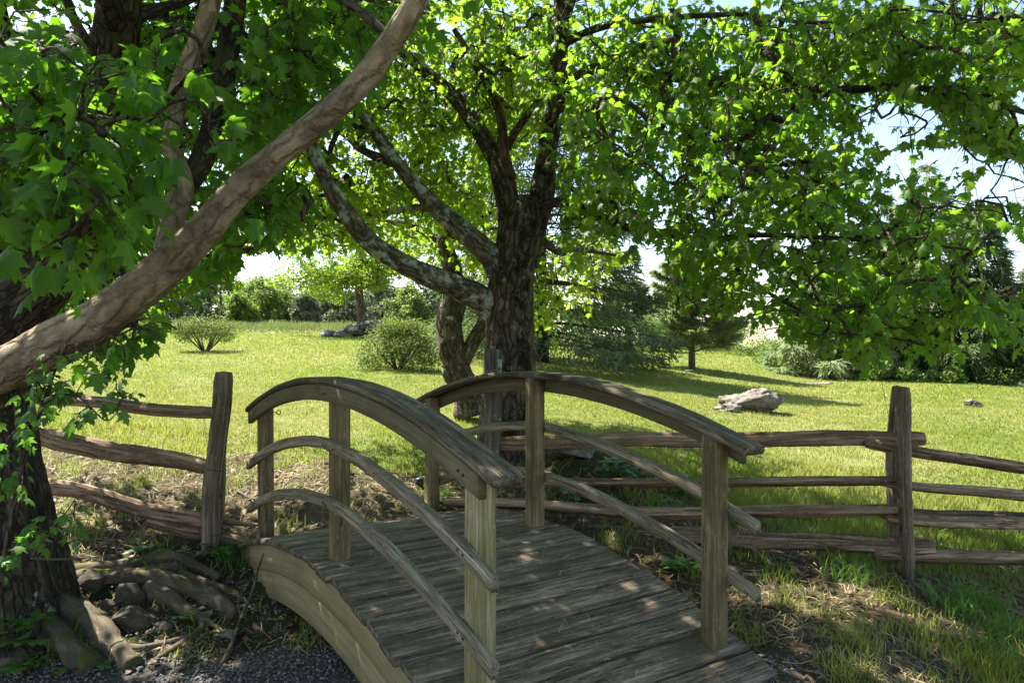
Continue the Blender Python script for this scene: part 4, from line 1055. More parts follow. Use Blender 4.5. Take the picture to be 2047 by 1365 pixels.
# brush under the conifer row
for (px, Y, w, h, lab) in ((1570, 27.5, 2.0, 1.0, 'small bushy spruce seedling left of the conifer row'), (1500, 31, 2.2, 1.5, 'dense green bush at the meadow edge beside lone pine'), (1830, 23.4, 3.2, .7, 'low bright undergrowth below the tallest spruce'), (1720, 24.2, 2.6, .6, 'low leafy bush below the dark spruce'), (2030, 23.5, 2.6, 1.5, 'yellow green bush at right photo edge under spruces')):
    b_ = gb(px, Y); t = empty('bush', b_, lab, 'bush')
    nc = 16; cs = b_ + np.stack([rng.uniform(-.5, .5, nc) * w, rng.uniform(-.4, .4, nc) * w * .6, rng.uniform(.1, .8, nc) * h], -1)
    obj('foliage', foliage_clumps(cs, np.full(nc, .28 * max(h, .8)), 130, .09, 'quad', .8).mesh('foliage', M['leaf_wood']), t)
    mb = MB(); grow(np.array([b_, b_ + (0, 0, .1)]), np.array([.03, .03]), cs, .02, mb, .006); obj('stem', mb.mesh('stem', M['bark_twig']), t)

# the pale maple on the rocks, far left
fm = gb(722, 33.5); T_ = empty('maple_tree', fm, 'bright yellow green maple standing in a ring of piled stones', 'tree')
mb = MB(); tube_into(mb, [fm - (0, 0, .3), fm + (0, 0, .9), fm + (-.1, 0, 2.2), fm + (0.1, 0, 4.5), fm + (0, 0, 6.5)], [.26, .2, .19, .13, .05], n=12, step=.15, rough=.1, seed=4)
cs = np.concatenate([in_shell(fm + (0, 0, 4.2), (4.0, 3.6, 2.7), 120, .35), in_shell(fm + (-1.2, -1, 2.6), (2.9, 2.2, .8), 44, .2), in_shell(fm + (1.2, -1, 2.9), (1.6, 1.6, .7), 20, .2)])
grow(fm + np.array([[0, 0, q] for q in (1.7, 2.2, 2.8, 3.4, 4, 5)]), np.full(6, .05), cs, .09, mb, .012); obj('trunk', mb.mesh('trunk', M['bark_far'], True), T_)
obj('crown', foliage_clumps(cs, np.full(len(cs), .5), 130, .125, 'quad', .6).mesh('crown', M['leaf_bright']), T_)

# hedgerow of trees along the top of the field
HR = [  # px, Y, height, width, kind, label
    (345, 52, 3.6, 4.4, 'g', 'grey green cedar left of the round crowned pair in far hedgerow'), (400, 55, 3.6, 3.6, 'g', 'rounded grey green pine above the vase shaped azalea in far hedgerow'), (440, 57, 4.6, 4.5, 'b', 'bright leafy tree with uneven top in far hedgerow above the azalea'),
    (483, 54, 2.3, 2.6, 'b', 'small vivid green bush tree in the far hedgerow'), (520, 58, 3.6, 4.0, 'b', 'light green tree midway along the far hedgerow'), (560, 60, 2.7, 4.0, 'b', 'broad low green tree in far hedgerow beside meadow grass'),
    (612, 56, 2.3, 2.2, 'g', 'short dark cedar standing out before the far hedgerow'), (650, 62, 3.0, 4.6, 'g', 'grey pine left of the bright maple trunk in far hedgerow'), (690, 60, 2.8, 3.4, 'g', 'dull green pine just left of bright maple trunk'), (765, 60, 3.6, 4.4, 'g', 'grey pine just right of the bright maple trunk'),
    (815, 58, 3.2, 3.6, 'b', 'pale green leafy tree behind the right side of round bush'), (850, 60, 4.4, 4.2, 'g', 'wispy pine with flat limbs left of the crooked maple'), (960, 62, 3.2, 4, 'b', 'leafy tree glimpsed between the two near maple trunks'), (1010, 64, 3.4, 4, 'g', 'dark pine hidden behind the large maple trunk'),
    (1170, 66, 2.6, 4.5, 'b', 'distant green tree seen through the spruce boughs'), (1440, 70, 2.6, 5, 'b', 'low distant tree on the skyline right of lone pine'), (290, 58, 5.4, 5, 'b', 'green tree at far left below the tan limb'), (200, 50, 5.2, 5, 'b', 'tall green tree behind the left maple fork'), (90, 54, 6, 6, 'b', 'broad green tree seen far behind the left maple trunk'), (-60, 50, 6, 6, 'b', 'green tree beyond the left photo edge')]
for k_, px in enumerate(np.linspace(120, 1010, 13)): HR.append((float(px) + rng.uniform(-15, 15), 72 + rng.uniform(-3, 6), rng.uniform(3.2, 4.6), 6.5, 'gb'[k_ % 2], 'tree in the second hidden row of the far hedgerow'))
for (px, Y, h, w, kd, lab) in HR:
    if kd == 'b': broadleaf('hedgerow_tree', gb(px, Y), h, w, lab, 'far hedgerow trees', nclump=56, n_each=90, leaf=.2, low=-.04, trunk_w=.1)
    else: broadleaf('hedgerow_pine', gb(px, Y), h, w, lab, 'far hedgerow trees', nclump=60, n_each=100, leaf=.2, low=-.04, trunk_w=.1, mat='needle_grey')
# the flat limbed pine whose top shows above the hedgerow
conifer('pine_tree', gb(372, 62), 6.6, 6.0, 'tall flat limbed blue green pine rising above the far hedgerow', None, nb=16, mat='needle', low=.45, droop=0, rise=.12, nper=300, nl=.3, nw=.06, trunk_w=.16, hang=.1, power=.5, top=.3)

# ------------------------------------------------------------------ azalea bushes
def bush(name, base, w, h, label, nst, vase, n_each, leaf, mat):
    t = empty(name, base, label, 'bush'); base = np.asarray(base, float)
    cs = []
    for k in range(nst):
        a = rng.uniform(0, 6.283); u = rng.uniform(0, 1) ** .5
        if vase: z = h * rng.uniform(.5, .95) * (1 - .25 * u); r = w / 2 * u * (.45 + .55 * z / h)
        else: z = h * rng.uniform(.12, .92); r = w / 2 * u * math.sqrt(max(.05, 1 - (z / h) ** 2.2))
        cs.append(base + np.array([r * math.cos(a), r * math.sin(a) * .8, z]))
    cs = np.array(cs)
    stems = []
    mb = MB()
    for k in range(14):
        a = k * .45 * 2.4; e = base + np.array([w * .32 * math.cos(a), w * .28 * math.sin(a), h * .62])
        V, T, Q, bc = tube([base - (0, 0, .05), base + (e - base) * .45 + (0, 0, -.05 * h), e], [.022, .016, .008], n=6, step=.1, rough=.1, seed=k); mb.add(V, T, Q, bco=bc)
        stems.append(base + (e - base) * np.linspace(.4, 1, 5)[:, None])
    grow(np.concatenate(stems), np.full(70, .01), cs, .012, mb, .0035)
    obj('stem', mb.mesh('stem', M['bark_far']), t)
    obj('foliage', foliage_clumps(cs, np.full(nst, .13 * w), n_each, leaf, 'quad', .75, .15).mesh('foliage', M[mat]), t)
    return t


bush('azalea_bush', gb(410, 20), 2.05, 1.02, 'vase shaped azalea with bare spreading stems on the left lawn', 90, True, 70, .05, 'leaf_shrub')
bush('azalea_bush', gb(795, 15), 1.72, .98, 'dense round azalea between the handrail and crooked maple', 120, False, 100, .042, 'leaf_shrub')

# ------------------------------------------------------------------ stones
def rock_mesh(name, c, dims, mat, seed, rough=.22, sub=4, box=0, cuts=9, ridge=0):
    if mat is M['rockdark']: cuts, rough, dims = 30, .07, tuple(.9 * q for q in dims)
    import bmesh
    bm = bmesh.new(); bmesh.ops.create_icosphere(bm, subdivisions=sub, radius=1.0)
    me = bpy.data.meshes.new(name); bm.to_mesh(me); bm.free()
    n = len(me.vertices); a = np.empty(n * 3, np.float32); me.vertices.foreach_get('co', a); a = a.reshape(-1, 3).astype(float)
    r = np.random.default_rng(seed)
    if box: a = np.sign(a) * np.abs(a) ** (1 - box); a = a / np.abs(a).max()
    for k in range(cuts):                                  # planed faces
        d = nrm(r.normal(size=3)); lim = r.uniform(.5, .88); s = a @ d
        a = a - np.where(s > lim, s - lim, 0)[:, None] * d * .97
    a = a * (1 + rough * sn(a, .4, seed, 2) + rough * .45 * np.abs(sn(a, 1.1, seed + 1, 4)))[:, None]
    if ridge: a = a * (1 - ridge * (1 - np.abs(sn(a, .9, seed + 3, 4)) * 2.2).clip(0, 1) ** 2 + ridge * .5 * sn(a, 2.2, seed + 4, 3))[:, None]
    a = a * np.asarray(dims) / 2
    ang = r.uniform(-.4, .4); ca, sa = math.cos(ang), math.sin(ang)
    a = np.stack([a[:, 0] * ca - a[:, 1] * sa, a[:, 0] * sa + a[:, 1] * ca, a[:, 2]], -1)
    a = a + np.asarray(c)
    me.vertices.foreach_set('co', a.astype(np.float32).ravel()); me.update(); me.materials.append(mat)
    for p in me.polygons: p.use_smooth = sub > 2 and mat is not M['rockdark']
    return me


def rock(px, Y, dims, label, mat, seed, sink=.25, group=None, **k):
    b_ = gb(px, Y); sink = sink + (.24 if mat == 'rockdark' else 0); c = b_ + np.array([0, 0, dims[2] * (.5 - sink)])
    return tag(obj('stone', rock_mesh('stone', c, dims, M[mat], seed, **k)), label, 'stone', group)


rock(1497, 12.9, (1.35, .85, .5), 'large pale jagged boulder on the lawn right of the bridge', 'rock', 27, .36, sub=5, rough=.36, cuts=18, ridge=.17)
rock(1462, 12.5, (.5, .4, .2), 'low pale slab at the left foot of large boulder', 'rock', 2, .3, ridge=.3)
rock(1945, 14.5, (.36, .3, .2), 'small lone tan rock on the lawn right of the tall fence post', 'rock', 3, .25, ridge=.3)
rock(1285, 24, (.75, .5, .16), 'flat pale stone in the grass left of lone pine', 'rock', 4, .3)
rock(1381, 20.9, (.45, .3, .1), 'flat stone in front of the lone pine trunk', 'rock', 5, .3)
rock(1635, 21.5, (1.0, .5, .07), 'long flat stone level with the lawn near the conifer row', 'rock', 6, .3)
rock(1236, 17.5, (.4, .3, .06), 'flat pale stone in the lawn right of spruce shadow', 'rock', 8, .3)
rock(1685, 7.6, (.36, .25, .07), 'dark flat stone in the shaded grass behind the right fence', 'rockdark', 7, .25)
rock(1135, 6.35, (.5, .35, .22), 'lichen grey stone under the top fence rail by big trunk', 'rock', 9, .05)
rock(182, 4.72, (.25, .24, .24), 'round lichen spotted stone beside the forked root', 'rockdark', 11, .12, rough=.12, cuts=3)
rock(262, 4.62, (.3, .24, .26), 'pointed wedge stone above the big square block', 'rockdark', 12, .1, cuts=22, rough=.05)
rock(268, 4.4, (.37, .3, .28), 'big square mossy block among the roots', 'rockdark', 13, .2, rough=.06, cuts=5, box=.45)
rock(215, 4.55, (.13, .12, .12), 'small round stone left of the wedge stone', 'rockdark', 14, .2, rough=.12, cuts=3)
rock(222, 5.05, (.22, .18, .12), 'flat grey stone below the lowest left fence rail', 'rockdark', 15, .35, box=.35)
rock(232, 4.8, (.16, .14, .12), 'squat stone right of the round spotted stone', 'rockdark', 16, .2)
rock(335, 4.9, (.4, .28, .18), 'broad mossy stone on the bank below the left fence', 'rockdark', 17, .45, box=.3)
rock(395, 4.75, (.22, .18, .14), 'dull stone at the bank foot near the bridge end', 'rockdark', 18, .3)
rock(32, 4.25, (.13, .1, .09), 'small pale grey stone at lower left corner', 'rock', 19, .2)
rock(70, 4.2, (.3, .22, .16), 'mossy stone in the lower left corner', 'rockdark', 20, .3)
rock(460, 4.25, (.1, .08, .07), 'small tan stone lying on the gravel beside the fallen stick', 'rock', 21, .3)
for k, (px, Y, d, lab) in enumerate(((300, 4.85, .2, 'mossy stone tucked behind the pointed wedge stone'), (345, 4.62, .17, 'dull stone right of the big square block'), (150, 4.5, .16, 'stone wedged against the forked root'), (375, 5.05, .2, 'flat stone just under the left fence post'), (430, 4.72, .12, 'small stone near the bridge end on dark leaves'), (110, 4.35, .13, 'small mossy stone between the two largest roots'), (330, 4.35, .12, 'small stone at the foot of the square block'), (265, 5.0, .22, 'long low stone below the thick bottom left rail'))):
    rock(px, Y, (d * 1.3, d, d * .8), lab, 'rockdark', 40 + k, .35, rough=.12, box=.2)
rock(1440, 8.6, (.35, .3, .2), 'brown clod of turned earth behind the right fence', 'rockdark', 23, .3)
for k in range(70):
    px = rng.normal(730, 42) if k < 56 else rng.normal(828, 14)
    px = float(np.clip(px, 658, 850)); Y = rng.uniform(31.2, 33.4)
    hgt = .62 * math.exp(-((px - 740) / 45) ** 2) if k < 56 else .45 * math.exp(-((px - 828) / 14) ** 2)
    d = rng.uniform(.26, .52); b_ = gb(px, Y)
    o = obj('stone', rock_mesh('stone', b_ + np.array([0, 0, hgt * rng.uniform(.1, 1) + .08]), (d * 1.3, d, d * .7), M[('rockpile', 'rock', 'rockdark')[k % 3]], 200 + k, sub=2))
    tag(o, 'grey field stone heaped around the bright maple' if k < 56 else 'grey field stone in the small heap behind the round bush', 'stone', 'stones heaped round the far maple' if k < 56 else 'stones heaped behind the round bush')

# ------------------------------------------------------------------ small things near the bridge
# black cap of a stake beside the far post
c = gb(838, 6.3); mb = MB(); c = c - np.array([0, 0, .07]); tube_into(mb, [c - (0, 0, .05), c + (0, 0, .09)], [.008, .008], n=6, step=.05); tube_into(mb, [c + (0, 0, .085), c + (.002, 0, .1), c + (.004, 0, .15), c + (.004, 0, .158)], [.03, .037, .036, .02], n=12, step=.02)
tag(obj('garden_stake', mb.mesh('garden_stake', M['black'], True)), 'short stake with black cap in the straw left of the far bridge post', 'stake')
# fallen forked stick leaning from the gravel on the bridge side
sp = PP([(438, 1335, 3.98), (462, 1290, 4.12), (482, 1235, 4.35), (505, 1180, 4.5), (515, 1140, 4.6), (527, 1106, 4.66)])
mb = MB(); tube_into(mb, sp, [.016, .013, .012, .009, .007, .004], n=8, step=.03, rough=.15, seed=8)
stick = tag(obj('fallen_stick', mb.mesh('fallen_stick', M['root'], True)), 'thin forked stick leaning on the bridge side board', 'stick')
mb = MB(); tube_into(mb, PP([(482, 1232, 4.36), (476, 1205, 4.42), (483, 1180, 4.45)]), [.008, .006, .003], n=6, step=.03); obj('side_shoot', mb.mesh('side_shoot', M['root'], True), stick)
mb = MB(); q = PP([(640, 1290, 4.1), (660, 1330, 4.0), (700, 1360, 3.9)]); q[:, 2] = ground(q[:, 0], q[:, 1]) + .015
tube_into(mb, q, [.006, .005, .003], n=6, step=.03, rough=.1); tag(obj('fallen_stick', mb.mesh('fallen_stick', M['root'], True)), 'short curved twig lying on gravel under the bridge', 'stick')
mb = MB(); q = PP([(60, 1115, 4.2), (120, 1118, 4.25), (200, 1112, 4.3)]); tube_into(mb, q, [.01, .008, .004], n=6, step=.03, rough=.1); tag(obj('fallen_stick', mb.mesh('fallen_stick', M['root'], True)), 'straight bare stick across the roots of the left maple', 'stick')
mb = MB(); q = PP([(470, 960, 6.3), (500, 985, 6.1), (560, 1000, 6.0), (640, 985, 6.1)]); q[:, 2] = ground(q[:, 0], q[:, 1]) + .02
tube_into(mb, q, [.012, .011, .008, .004], n=6, step=.03, rough=.1); tag(obj('fallen_stick', mb.mesh('fallen_stick', M['root'], True)), 'fallen stick in the straw between left fence post and bridge', 'stick')

# sapling shoots in front of the left trunk
sap = empty('maple_sapling', P(12, 1110, 3.7), 'young leafy maple shoots climbing in front of the left trunk', 'sapling')
paths = [([(10, 1115, 3.72), (30, 1010, 3.72), (48, 920, 3.72), (70, 850, 3.7), (90, 800, 3.68), (110, 740, 3.65), (135, 690, 3.6)], [14, 14, 12, 11, 9, 6, 4]), ([(46, 925, 3.72), (38, 870, 3.7), (32, 820, 3.68), (30, 790, 3.66)], [9, 8, 7, 4]), ([(90, 800, 3.68), (150, 790, 3.5), (210, 840, 3.4), (235, 822, 3.35)], [5, 4, 3, 2]),
         ([(10, 1100, 3.72), (70, 1080, 3.65), (110, 1050, 3.6), (150, 1000, 3.55)], [6, 5, 4, 2])]
skp = []; mb = MB()
for k, (pts, ws) in enumerate(paths):
    p = PP(pts); r = pr(ws, [q[2] for q in pts]); tube_into(mb, p, r, n=8, step=.04, rough=.1, seed=k); skp.append((p, r))
S, R = skeleton(skp, .1)
tg = in_blobs([(40, 800, 50, 50, 3.5, 3.8, 5), (30, 870, 45, 60, 3.4, 3.8, 5), (100, 770, 60, 50, 3.4, 3.8, 5), (150, 730, 60, 50, 3.4, 3.7, 6), (20, 960, 30, 40, 3.5, 3.7, 4), (190, 820, 40, 20, 3.3, 3.5, 3), (70, 1060, 50, 25, 3.5, 3.7, 5), (135, 1030, 25, 20, 3.5, 3.6, 3), (20, 1110, 30, 25, 3.5, 3.7, 3), (215, 790, 40, 30, 3.4, 3.6, 3)])
D, _ = grow(S, R, tg, .006, mb, .0018); mbl = MB(); sprays(mbl, mb, tg, D, 5, .058, 'full', .16, .6, (.3, 1), prune=False)
obj('stem', mb.mesh('stem', M['bark_twig'], True), sap); obj('foliage', mbl.mesh('foliage', M['weed']), sap)


def weed(px, Y, h, n, leaf, label, kind='quad', name='weed', mat='weed', group=None, spread=.12, dz=0.0):
    b_ = gb(px, Y, dz); mbl = MB(); mb = MB()
    for k in range(n):
        a = rng.uniform(0, 6.283); r = spread * math.sqrt(rng.uniform(0, 1)); e = b_ + np.array([r * math.cos(a), r * math.sin(a), h * rng.uniform(.35, 1)])
        V, T, Q, bc = tube([b_ + (r * .3 * math.cos(a), r * .3 * math.sin(a), -.01), (b_ + e) / 2 + (0, 0, h * .1), e], [.0025, .002, .0015], n=4, step=.05, cap=False); mb.add(V, T, Q, bco=bc)
        m = 4; az = a + np.arange(m) * 1.57 + rng.uniform(0, 1)
        tip = np.stack([np.cos(az), np.sin(az), rng.uniform(-.4, .3, m)], -1); pos = np.repeat(e[None], m, 0); nor = np.array([0, 0, 1.0]) + rng.normal(size=(m, 3)) * .25
        V, T, tt = leaves(pos, tip, nor, leaf * rng.uniform(.7, 1.2, m), rng.uniform(.2, 1, m), kind); mbl.add(V, T, None, tint=tt)
    t = empty(name, b_, label, 'plant', group)
    obj('stem', mb.mesh('stem', M['weed'] if False else M['bark_twig']), t); obj('foliage', mbl.mesh('foliage', M[mat]), t)


weed(292, 5.05, .14, 14, .075, 'broad leaved weed at the foot of the left fence rails')
weed(405, 5.05, .1, 8, .06, 'small weed at the base of the left fence post')
weed(20, 4.0, .22, 12, .1, 'dark leafy weed at the left edge below the sapling')
weed(372, 4.35, .06, 5, .05, 'tiny seedling on the bank between roots and bridge')
weed(170, 3.95, .05, 6, .05, 'seedling among roots at the photo bottom left')
weed(60, 3.95, .07, 8, .055, 'seedling cluster in the lower left corner')
weed(460, 5.2, .09, 9, .06, 'low fern like weed beside the far bridge end')
weed(1230, 6.0, .2, 14, .09, 'leafy weed on the mossy mound behind the second rail')
weed(1370, 6.1, .16, 12, .08, 'leafy weed behind the fence right of the mound')
weed(1370, 4.7, .12, 8, .08, 'weed beside the deck edge below the lowest rail')
weed(1150, 5.7, .12, 10, .07, 'weed at the foot of the mossy mound by mid post')


# ------------------------------------------------------------------ grass, straw, litter, gravel
def blades(x, y, h, w, tint, lean=.45, seg2=False):
    n = len(x); z = ground(x, y) - .005
    a = rng.uniform(0, 6.283, n); d = np.stack([np.cos(a), np.sin(a), 0 * a], -1); ld = rng.uniform(0, 6.283, n); le = np.stack([np.cos(ld), np.sin(ld), 0 * ld], -1) * (rng.uniform(.1, 1, n) * lean * h)[:, None]
    p = np.stack([x, y, z], -1); hv = np.array([0, 0, 1.0]) * h[:, None]
    if seg2:
        V = np.stack([p - d * w[:, None] / 2, p + d * w[:, None] / 2, p + le * .35 + hv * .6 - d * w[:, None] * .38, p + le * .35 + hv * .6 + d * w[:, None] * .38, p + le + hv * .95], 1)
        T = (np.array([[0, 1, 3], [0, 3, 2], [2, 3, 4]])[None] + (np.arange(n) * 5)[:, None, None]).reshape(-1, 3)
        return V.reshape(-1, 3), T, np.repeat(tint, 5)
    V = np.stack([p - d * w[:, None] / 2, p + d * w[:, None] / 2, p + le + hv], 1)
    return V.reshape(-1, 3), np.arange(3 * n).reshape(-1, 3), np.repeat(tint, 3)


def scatter(n, y0, y1, margin=.12, power=1.0):
    """points on the ground across the view wedge, denser near"""
    v = rng.uniform(0, 1, n)
    yy = (y0 ** (2 - 2 * power + 1e-6) + v * (y1 ** (2 - 2 * power + 1e-6) - y0 ** (2 - 2 * power + 1e-6))) ** (1 / (2 - 2 * power + 1e-6))
    xx = rng.uniform(-.7 - margin, .7 + margin, n) * yy
    return xx, yy


mb = MB()
x, y = scatter(420000, 3.2, 17, power=.85)
gz = zones(x, y)[0]; cl = sn(np.stack([x, y], -1), 1.1, 71, 3)
keep = rng.uniform(0, 1, len(x)) < gz ** 1.5 * (.72 + .4 * cl); x, y = x[keep], y[keep]
dens = sn(np.stack([x, y], -1), .35, 72, 3)
near = y < 8.5
hh = np.where(near, np.where(y > 7.2, .05, .06) + .025 * dens, .042 + .015 * dens) * rng.uniform(.55, 1.5, len(x)) + np.where((x > .3) & (y < 7.6), .02, 0)
tn = np.clip(.5 + .5 * dens + .25 * cl[keep] + rng.normal(size=len(x)) * .22, 0, 1)
ww = (.0045 + .0006 * y) * rng.uniform(.7, 1.3, len(x))
a_ = near
V, T, tt = blades(x[a_], y[a_], hh[a_], ww[a_], tn[a_], .8, True); mb.add(V, T, None, tint=tt)
V, T, tt = blades(x[~a_], y[~a_], hh[~a_], ww[~a_], tn[~a_], .7, False); mb.add(V, T, None, tint=tt)
# sparse sprouts in the bare ground
x, y = scatter(80000, 3.3, 8.5); z3 = zones(x, y); cl = sn(np.stack([x, y], -1), 1.3, 75, 3)
keep = (rng.uniform(0, 1, len(x)) < z3[2] * (1 - .93 * z3[3]) * np.clip(cl * 1.5 + np.where(x < .4, .06, -.05), 0, 1)); x, y = x[keep], y[keep]
V, T, tt = blades(x, y, rng.uniform(.04, .12, len(x)), np.full(len(x), .006), rng.uniform(.1, .8, len(x)), .9, True); mb.add(V, T, None, tint=tt)
# farther lawn
x, y = scatter(150000, 17, 40, power=.8); keep = meadow_mask(x, y) < .5; x, y = x[keep], y[keep]
dens = sn(np.stack([x, y], -1), .3, 72, 3)
V, T, tt = blades(x, y, (.05 + .015 * dens) * rng.uniform(.6, 1.4, len(x)), .0011 * y * rng.uniform(.7, 1.3, len(x)), np.clip(.55 + .3 * dens + rng.normal(size=len(x)) * .2, 0, 1), .7); mb.add(V, T, None, tint=tt)
o = bpy.data.objects.new('grass', mb.mesh('grass', M['grass'])); COL.objects.link(o); tag(o, 'short green lawn grass growing across the slope', 'grass', kind='stuff')
mb = MB(); x, y = scatter(150000, 23, 66, power=.75); mk = meadow_mask(x, y); keep = rng.uniform(0, 1, len(x)) < mk; x, y = x[keep], y[keep]
dens = sn(np.stack([x, y], -1), .25, 73, 3)
V, T, tt = blades(x, y, (.26 + .16 * dens) * rng.uniform(.4, 1.3, len(x)) * (.4 + .6 * mk[keep]), .0011 * y * rng.uniform(.7, 1.3, len(x)), np.clip(.35 + .4 * dens + rng.normal(size=len(x)) * .25, 0, 1), .5); mb.add(V, T, None, tint=tt)
o = bpy.data.objects.new('meadow_grass', mb.mesh('meadow_grass', M['meadow'])); COL.objects.link(o); tag(o, 'tall tan meadow grass below the far hedgerow', 'grass', kind='stuff')

# clumps of longer grass that stand out
for k, (px, Y, lab) in enumerate(((1690, 4.62, 'bright tuft of long grass in front of the right fence post'), (1900, 4.35, 'tuft of broad green blades right of the bright grass tuft'), (2010, 4.1, 'leafy green tuft at the lower right photo edge'), (1960, 4.5, 'tuft of flat blades under the right hand rails'), (1480, 7.9, 'tall grass tuft behind the near handrail end'), (2000, 3.75, 'grass clump in the lower right corner'), (1330, 5.6, 'grass tuft between the rails right of mossy mound'), (880, 5.95, 'grass tuft by the far right bridge post'), (470, 5.1, 'grass wisps at the left bridge end'))):
    b_ = gb(px, Y); n = 90; a = rng.uniform(0, 6.283, n); r = .13 * np.sqrt(rng.uniform(0, 1, n))
    V, T, tt = blades(b_[0] + r * np.cos(a), b_[1] + r * np.sin(a), rng.uniform(.08, .2, n), np.full(n, .009 if k in (1, 2, 3) else .006), rng.uniform(.3, 1, n), 1.1, True)
    tag(obj('grass_tuft', mesh('grass_tuft', V, T, M['weed'], False, {'tint': tt})), lab, 'grass tuft', 'grass tufts round the fences')


def flat_bits(n, y0, y1, lmin, lmax, wmin, wmax, zone, mat, name, label, cat, lift=.01, curve=.3, cond=None, xlim=None):
    x, y = scatter(n, y0, y1, power=.7); z4 = zones(x, y); k = rng.uniform(0, 1, len(x)) < zone(z4, x, y)
    x, y = x[k], y[k]; m = len(x)
    a = rng.uniform(0, 6.283, m); L = rng.uniform(lmin, lmax, m); w = rng.uniform(wmin, wmax, m)
    d = np.stack([np.cos(a), np.sin(a)], -1); nrml = np.stack([-d[:, 1], d[:, 0]], -1)
    c = np.stack([x, y], -1); bend = rng.uniform(-1, 1, m) * curve * L
    ps = [c - d * L[:, None] / 2, c + nrml * bend[:, None] * .5, c + d * L[:, None] / 2]
    zz = [ground(q[:, 0], q[:, 1]) for q in ps]
    V = []
    for i, q in enumerate(ps):
        lf = rng.uniform(.002, lift, m) + (rng.uniform(0, lift, m) if i == 1 else 0)
        tw = rng.uniform(-.4, .4, m) * w
        V += [np.column_stack([q - nrml * w[:, None] / 2, zz[i] + lf + tw]), np.column_stack([q + nrml * w[:, None] / 2, zz[i] + lf - tw])]
    V = np.stack(V, 1).reshape(-1, 3)
    Q = (np.array([[0, 2, 3, 1], [2, 4, 5, 3]])[None] + (np.arange(m) * 6)[:, None, None]).reshape(-1, 4)
    tn = np.repeat(rng.uniform(0, 1, m), 6)
    o = bpy.data.objects.new(name, mesh(name, V, Q, M[mat], False, {'tint': tn})); COL.objects.link(o); tag(o, label, cat, kind='stuff')


flat_bits(80000, 3.3, 14, .04, .17, .002, .006, lambda z, x, y: np.clip(z[2] * np.where(x > 0, .5, .95) * (.75 + .6 * sn(np.stack([x, y], -1), .9, 55, 3)) + z[0] * np.where(y < 9, .07, .12), 0, 1) * (1 - .93 * z[3]), 'straw', 'straw_litter', 'dry cut grass and pine straw scattered along the fences', 'straw', .022)
flat_bits(9000, 3.3, 8, .02, .06, .012, .036, lambda z, x, y: z[2] * .34 + z[1] * .1, 'deadleaf', 'leaf_litter', 'brown dead leaves lying on the bare ground', 'leaves', .014, .2)
# cut grass and dead leaves blown onto the deck
n = 130; s_ = rng.uniform(-1.5, 1.5, n); t_ = rng.uniform(-.7, .7, n); a = rng.uniform(0, 6.283, n); L_ = rng.uniform(.015, .08, n); w_ = np.full(n, .0025)
ds, dt = np.cos(a) * L_ / 2, np.sin(a) * L_ / 2; V = []
for k_ in (-1, 0, 1):
    for e_ in (-1, 1):
        ss_ = s_ + k_ * ds - e_ * dt / L_ * w_; tt_ = t_ + k_ * dt + e_ * ds / L_ * w_
        V.append(BP(ss_, tt_, zdeck(ss_) + .006 + (k_ == 0) * .006 + e_ * .002))
V = np.stack(V, 1).reshape(-1, 3); Q = (np.array([[0, 2, 3, 1], [2, 4, 5, 3]])[None] + (np.arange(n) * 6)[:, None, None]).reshape(-1, 4)
o = bpy.data.objects.new('deck_litter', mesh('deck_litter', V, Q, M['straw'], False, {'tint': np.repeat(rng.uniform(0, 1, n), 6)})); COL.objects.link(o); tag(o, 'bits of dry grass blown onto the bridge deck', 'straw', kind='stuff')
# gravel
x, y = scatter(60000, 3.2, 5.2, power=.5); k = rng.uniform(0, 1, len(x)) < zones(x, y)[1] * (.75 + .5 * sn(np.stack([x, y], -1), 1.2, 81, 3)); k &= (x < 1.5); x, y = x[k], y[k]
xb, yb = scatter(30000, 3.9, 5.3, power=.5); k = (rng.uniform(0, 1, len(xb)) < .5 * zones(xb, yb)[3] ** 2) & (xb < -.9); x, y = np.append(x, xb[k]), np.append(y, yb[k]); n = len(x)
ov = np.array([(1, 0, 0), (-1, 0, 0), (0, 1, 0), (0, -1, 0), (0, 0, 1), (0, 0, -1), (.6, .6, .5), (-.6, .55, .55), (.55, -.6, .5), (-.55, -.6, .55)], float)
of = np.array([(0, 6, 8), (4, 8, 6), (4, 6, 7), (2, 7, 6), (1, 9, 7), (4, 7, 9), (4, 9, 8), (3, 8, 9), (0, 2, 6), (1, 7, 2), (3, 0, 8), (1, 3, 9)])
sz = rng.uniform(.003, .0085, n) * np.where(rng.random(n) < .06, 1.9, 1)
V = ov[None] * (1 + rng.uniform(-.3, .3, (n, 10, 1))) * (sz[:, None] * np.stack([rng.uniform(.8, 1.5, n), rng.uniform(.7, 1.2, n), rng.uniform(.5, .9, n)], -1))[:, None]
a = rng.uniform(0, 6.283, n); ca, sa = np.cos(a)[:, None], np.sin(a)[:, None]
V = np.stack([V[..., 0] * ca - V[..., 1] * sa, V[..., 0] * sa + V[..., 1] * ca, V[..., 2]], -1) + np.stack([x, y, ground(x, y) + sz * .4 + .004], -1)[:, None]
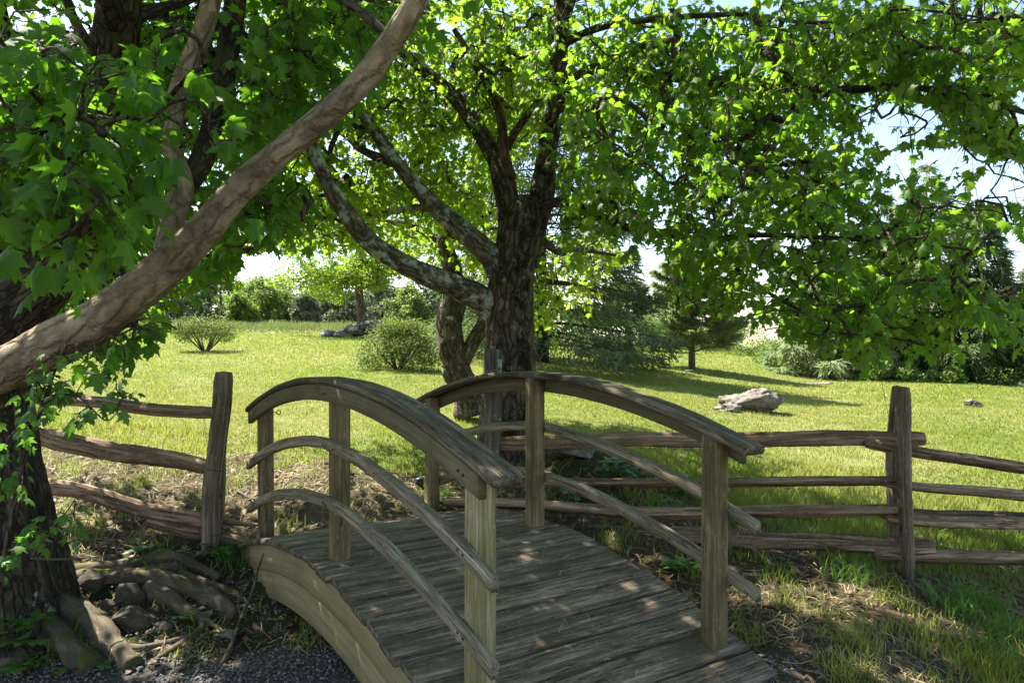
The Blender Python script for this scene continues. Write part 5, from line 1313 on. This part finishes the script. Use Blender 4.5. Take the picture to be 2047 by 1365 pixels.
o = bpy.data.objects.new('gravel', mesh('gravel', V.reshape(-1, 3), (of[None] + (np.arange(n) * 10)[:, None, None]).reshape(-1, 3), M['gravel'], False, {'tint': np.repeat(rng.uniform(0, 1, n), 10)})); COL.objects.link(o)
tag(o, 'grey crushed gravel spread under the bridge', 'gravel', kind='stuff')

# ------------------------------------------------------------------ light, sky, camera
EL, AZ = math.radians(52), math.atan2(-.80, .60)             # sun behind the trees on the left
sd = Vector((math.cos(EL) * math.sin(AZ), math.cos(EL) * math.cos(AZ), math.sin(EL)))
L = bpy.data.lights.new('sun', 'SUN'); L.energy = 4.4; L.angle = math.radians(.5); L.color = (1, .95, .86)
lo = bpy.data.objects.new('sun', L); COL.objects.link(lo); lo.rotation_euler = (-sd).to_track_quat('-Z', 'Y').to_euler()
w = bpy.data.worlds.new('World'); bpy.context.scene.world = w; w.use_nodes = True
nt = w.node_tree; bg = nt.nodes['Background']; sk = nt.nodes.new('ShaderNodeTexSky'); sk.sky_type = 'NISHITA'; sk.sun_disc = False
sk.sun_elevation = EL; sk.sun_rotation = AZ; sk.air_density = 1.0; sk.dust_density = 1.0; sk.ozone_density = 1.0
mxs = nt.nodes.new('ShaderNodeMix'); mxs.data_type = 'RGBA'; mxs.blend_type = 'MULTIPLY'; mxs.inputs[0].default_value = 1; mxs.inputs[7].default_value = (1.0, .96, .92, 1)
nt.links.new(sk.outputs[0], mxs.inputs[6]); nt.links.new(mxs.outputs[2], bg.inputs[0]); bg.inputs[1].default_value = .074
cam = bpy.data.cameras.new('camera'); cam.lens = 36 * F0 / 2047; cam.sensor_width = 36; cam.clip_end = 2000; cam.clip_start = .05
co = bpy.data.objects.new('camera', cam); COL.objects.link(co); co.location = (0, 0, CZ); co.rotation_euler = (math.pi / 2, 0, 0)
sc = bpy.context.scene; sc.camera = co
sc.view_settings.view_transform = 'Standard'; sc.view_settings.look = 'None'; sc.view_settings.exposure = 2.3; sc.view_settings.gamma = 1
sc.cycles.max_bounces = 8; sc.cycles.transmission_bounces = 6; sc.cycles.diffuse_bounces = 5; sc.cycles.use_denoising = True
sc.cycles.sample_clamp_indirect = 8
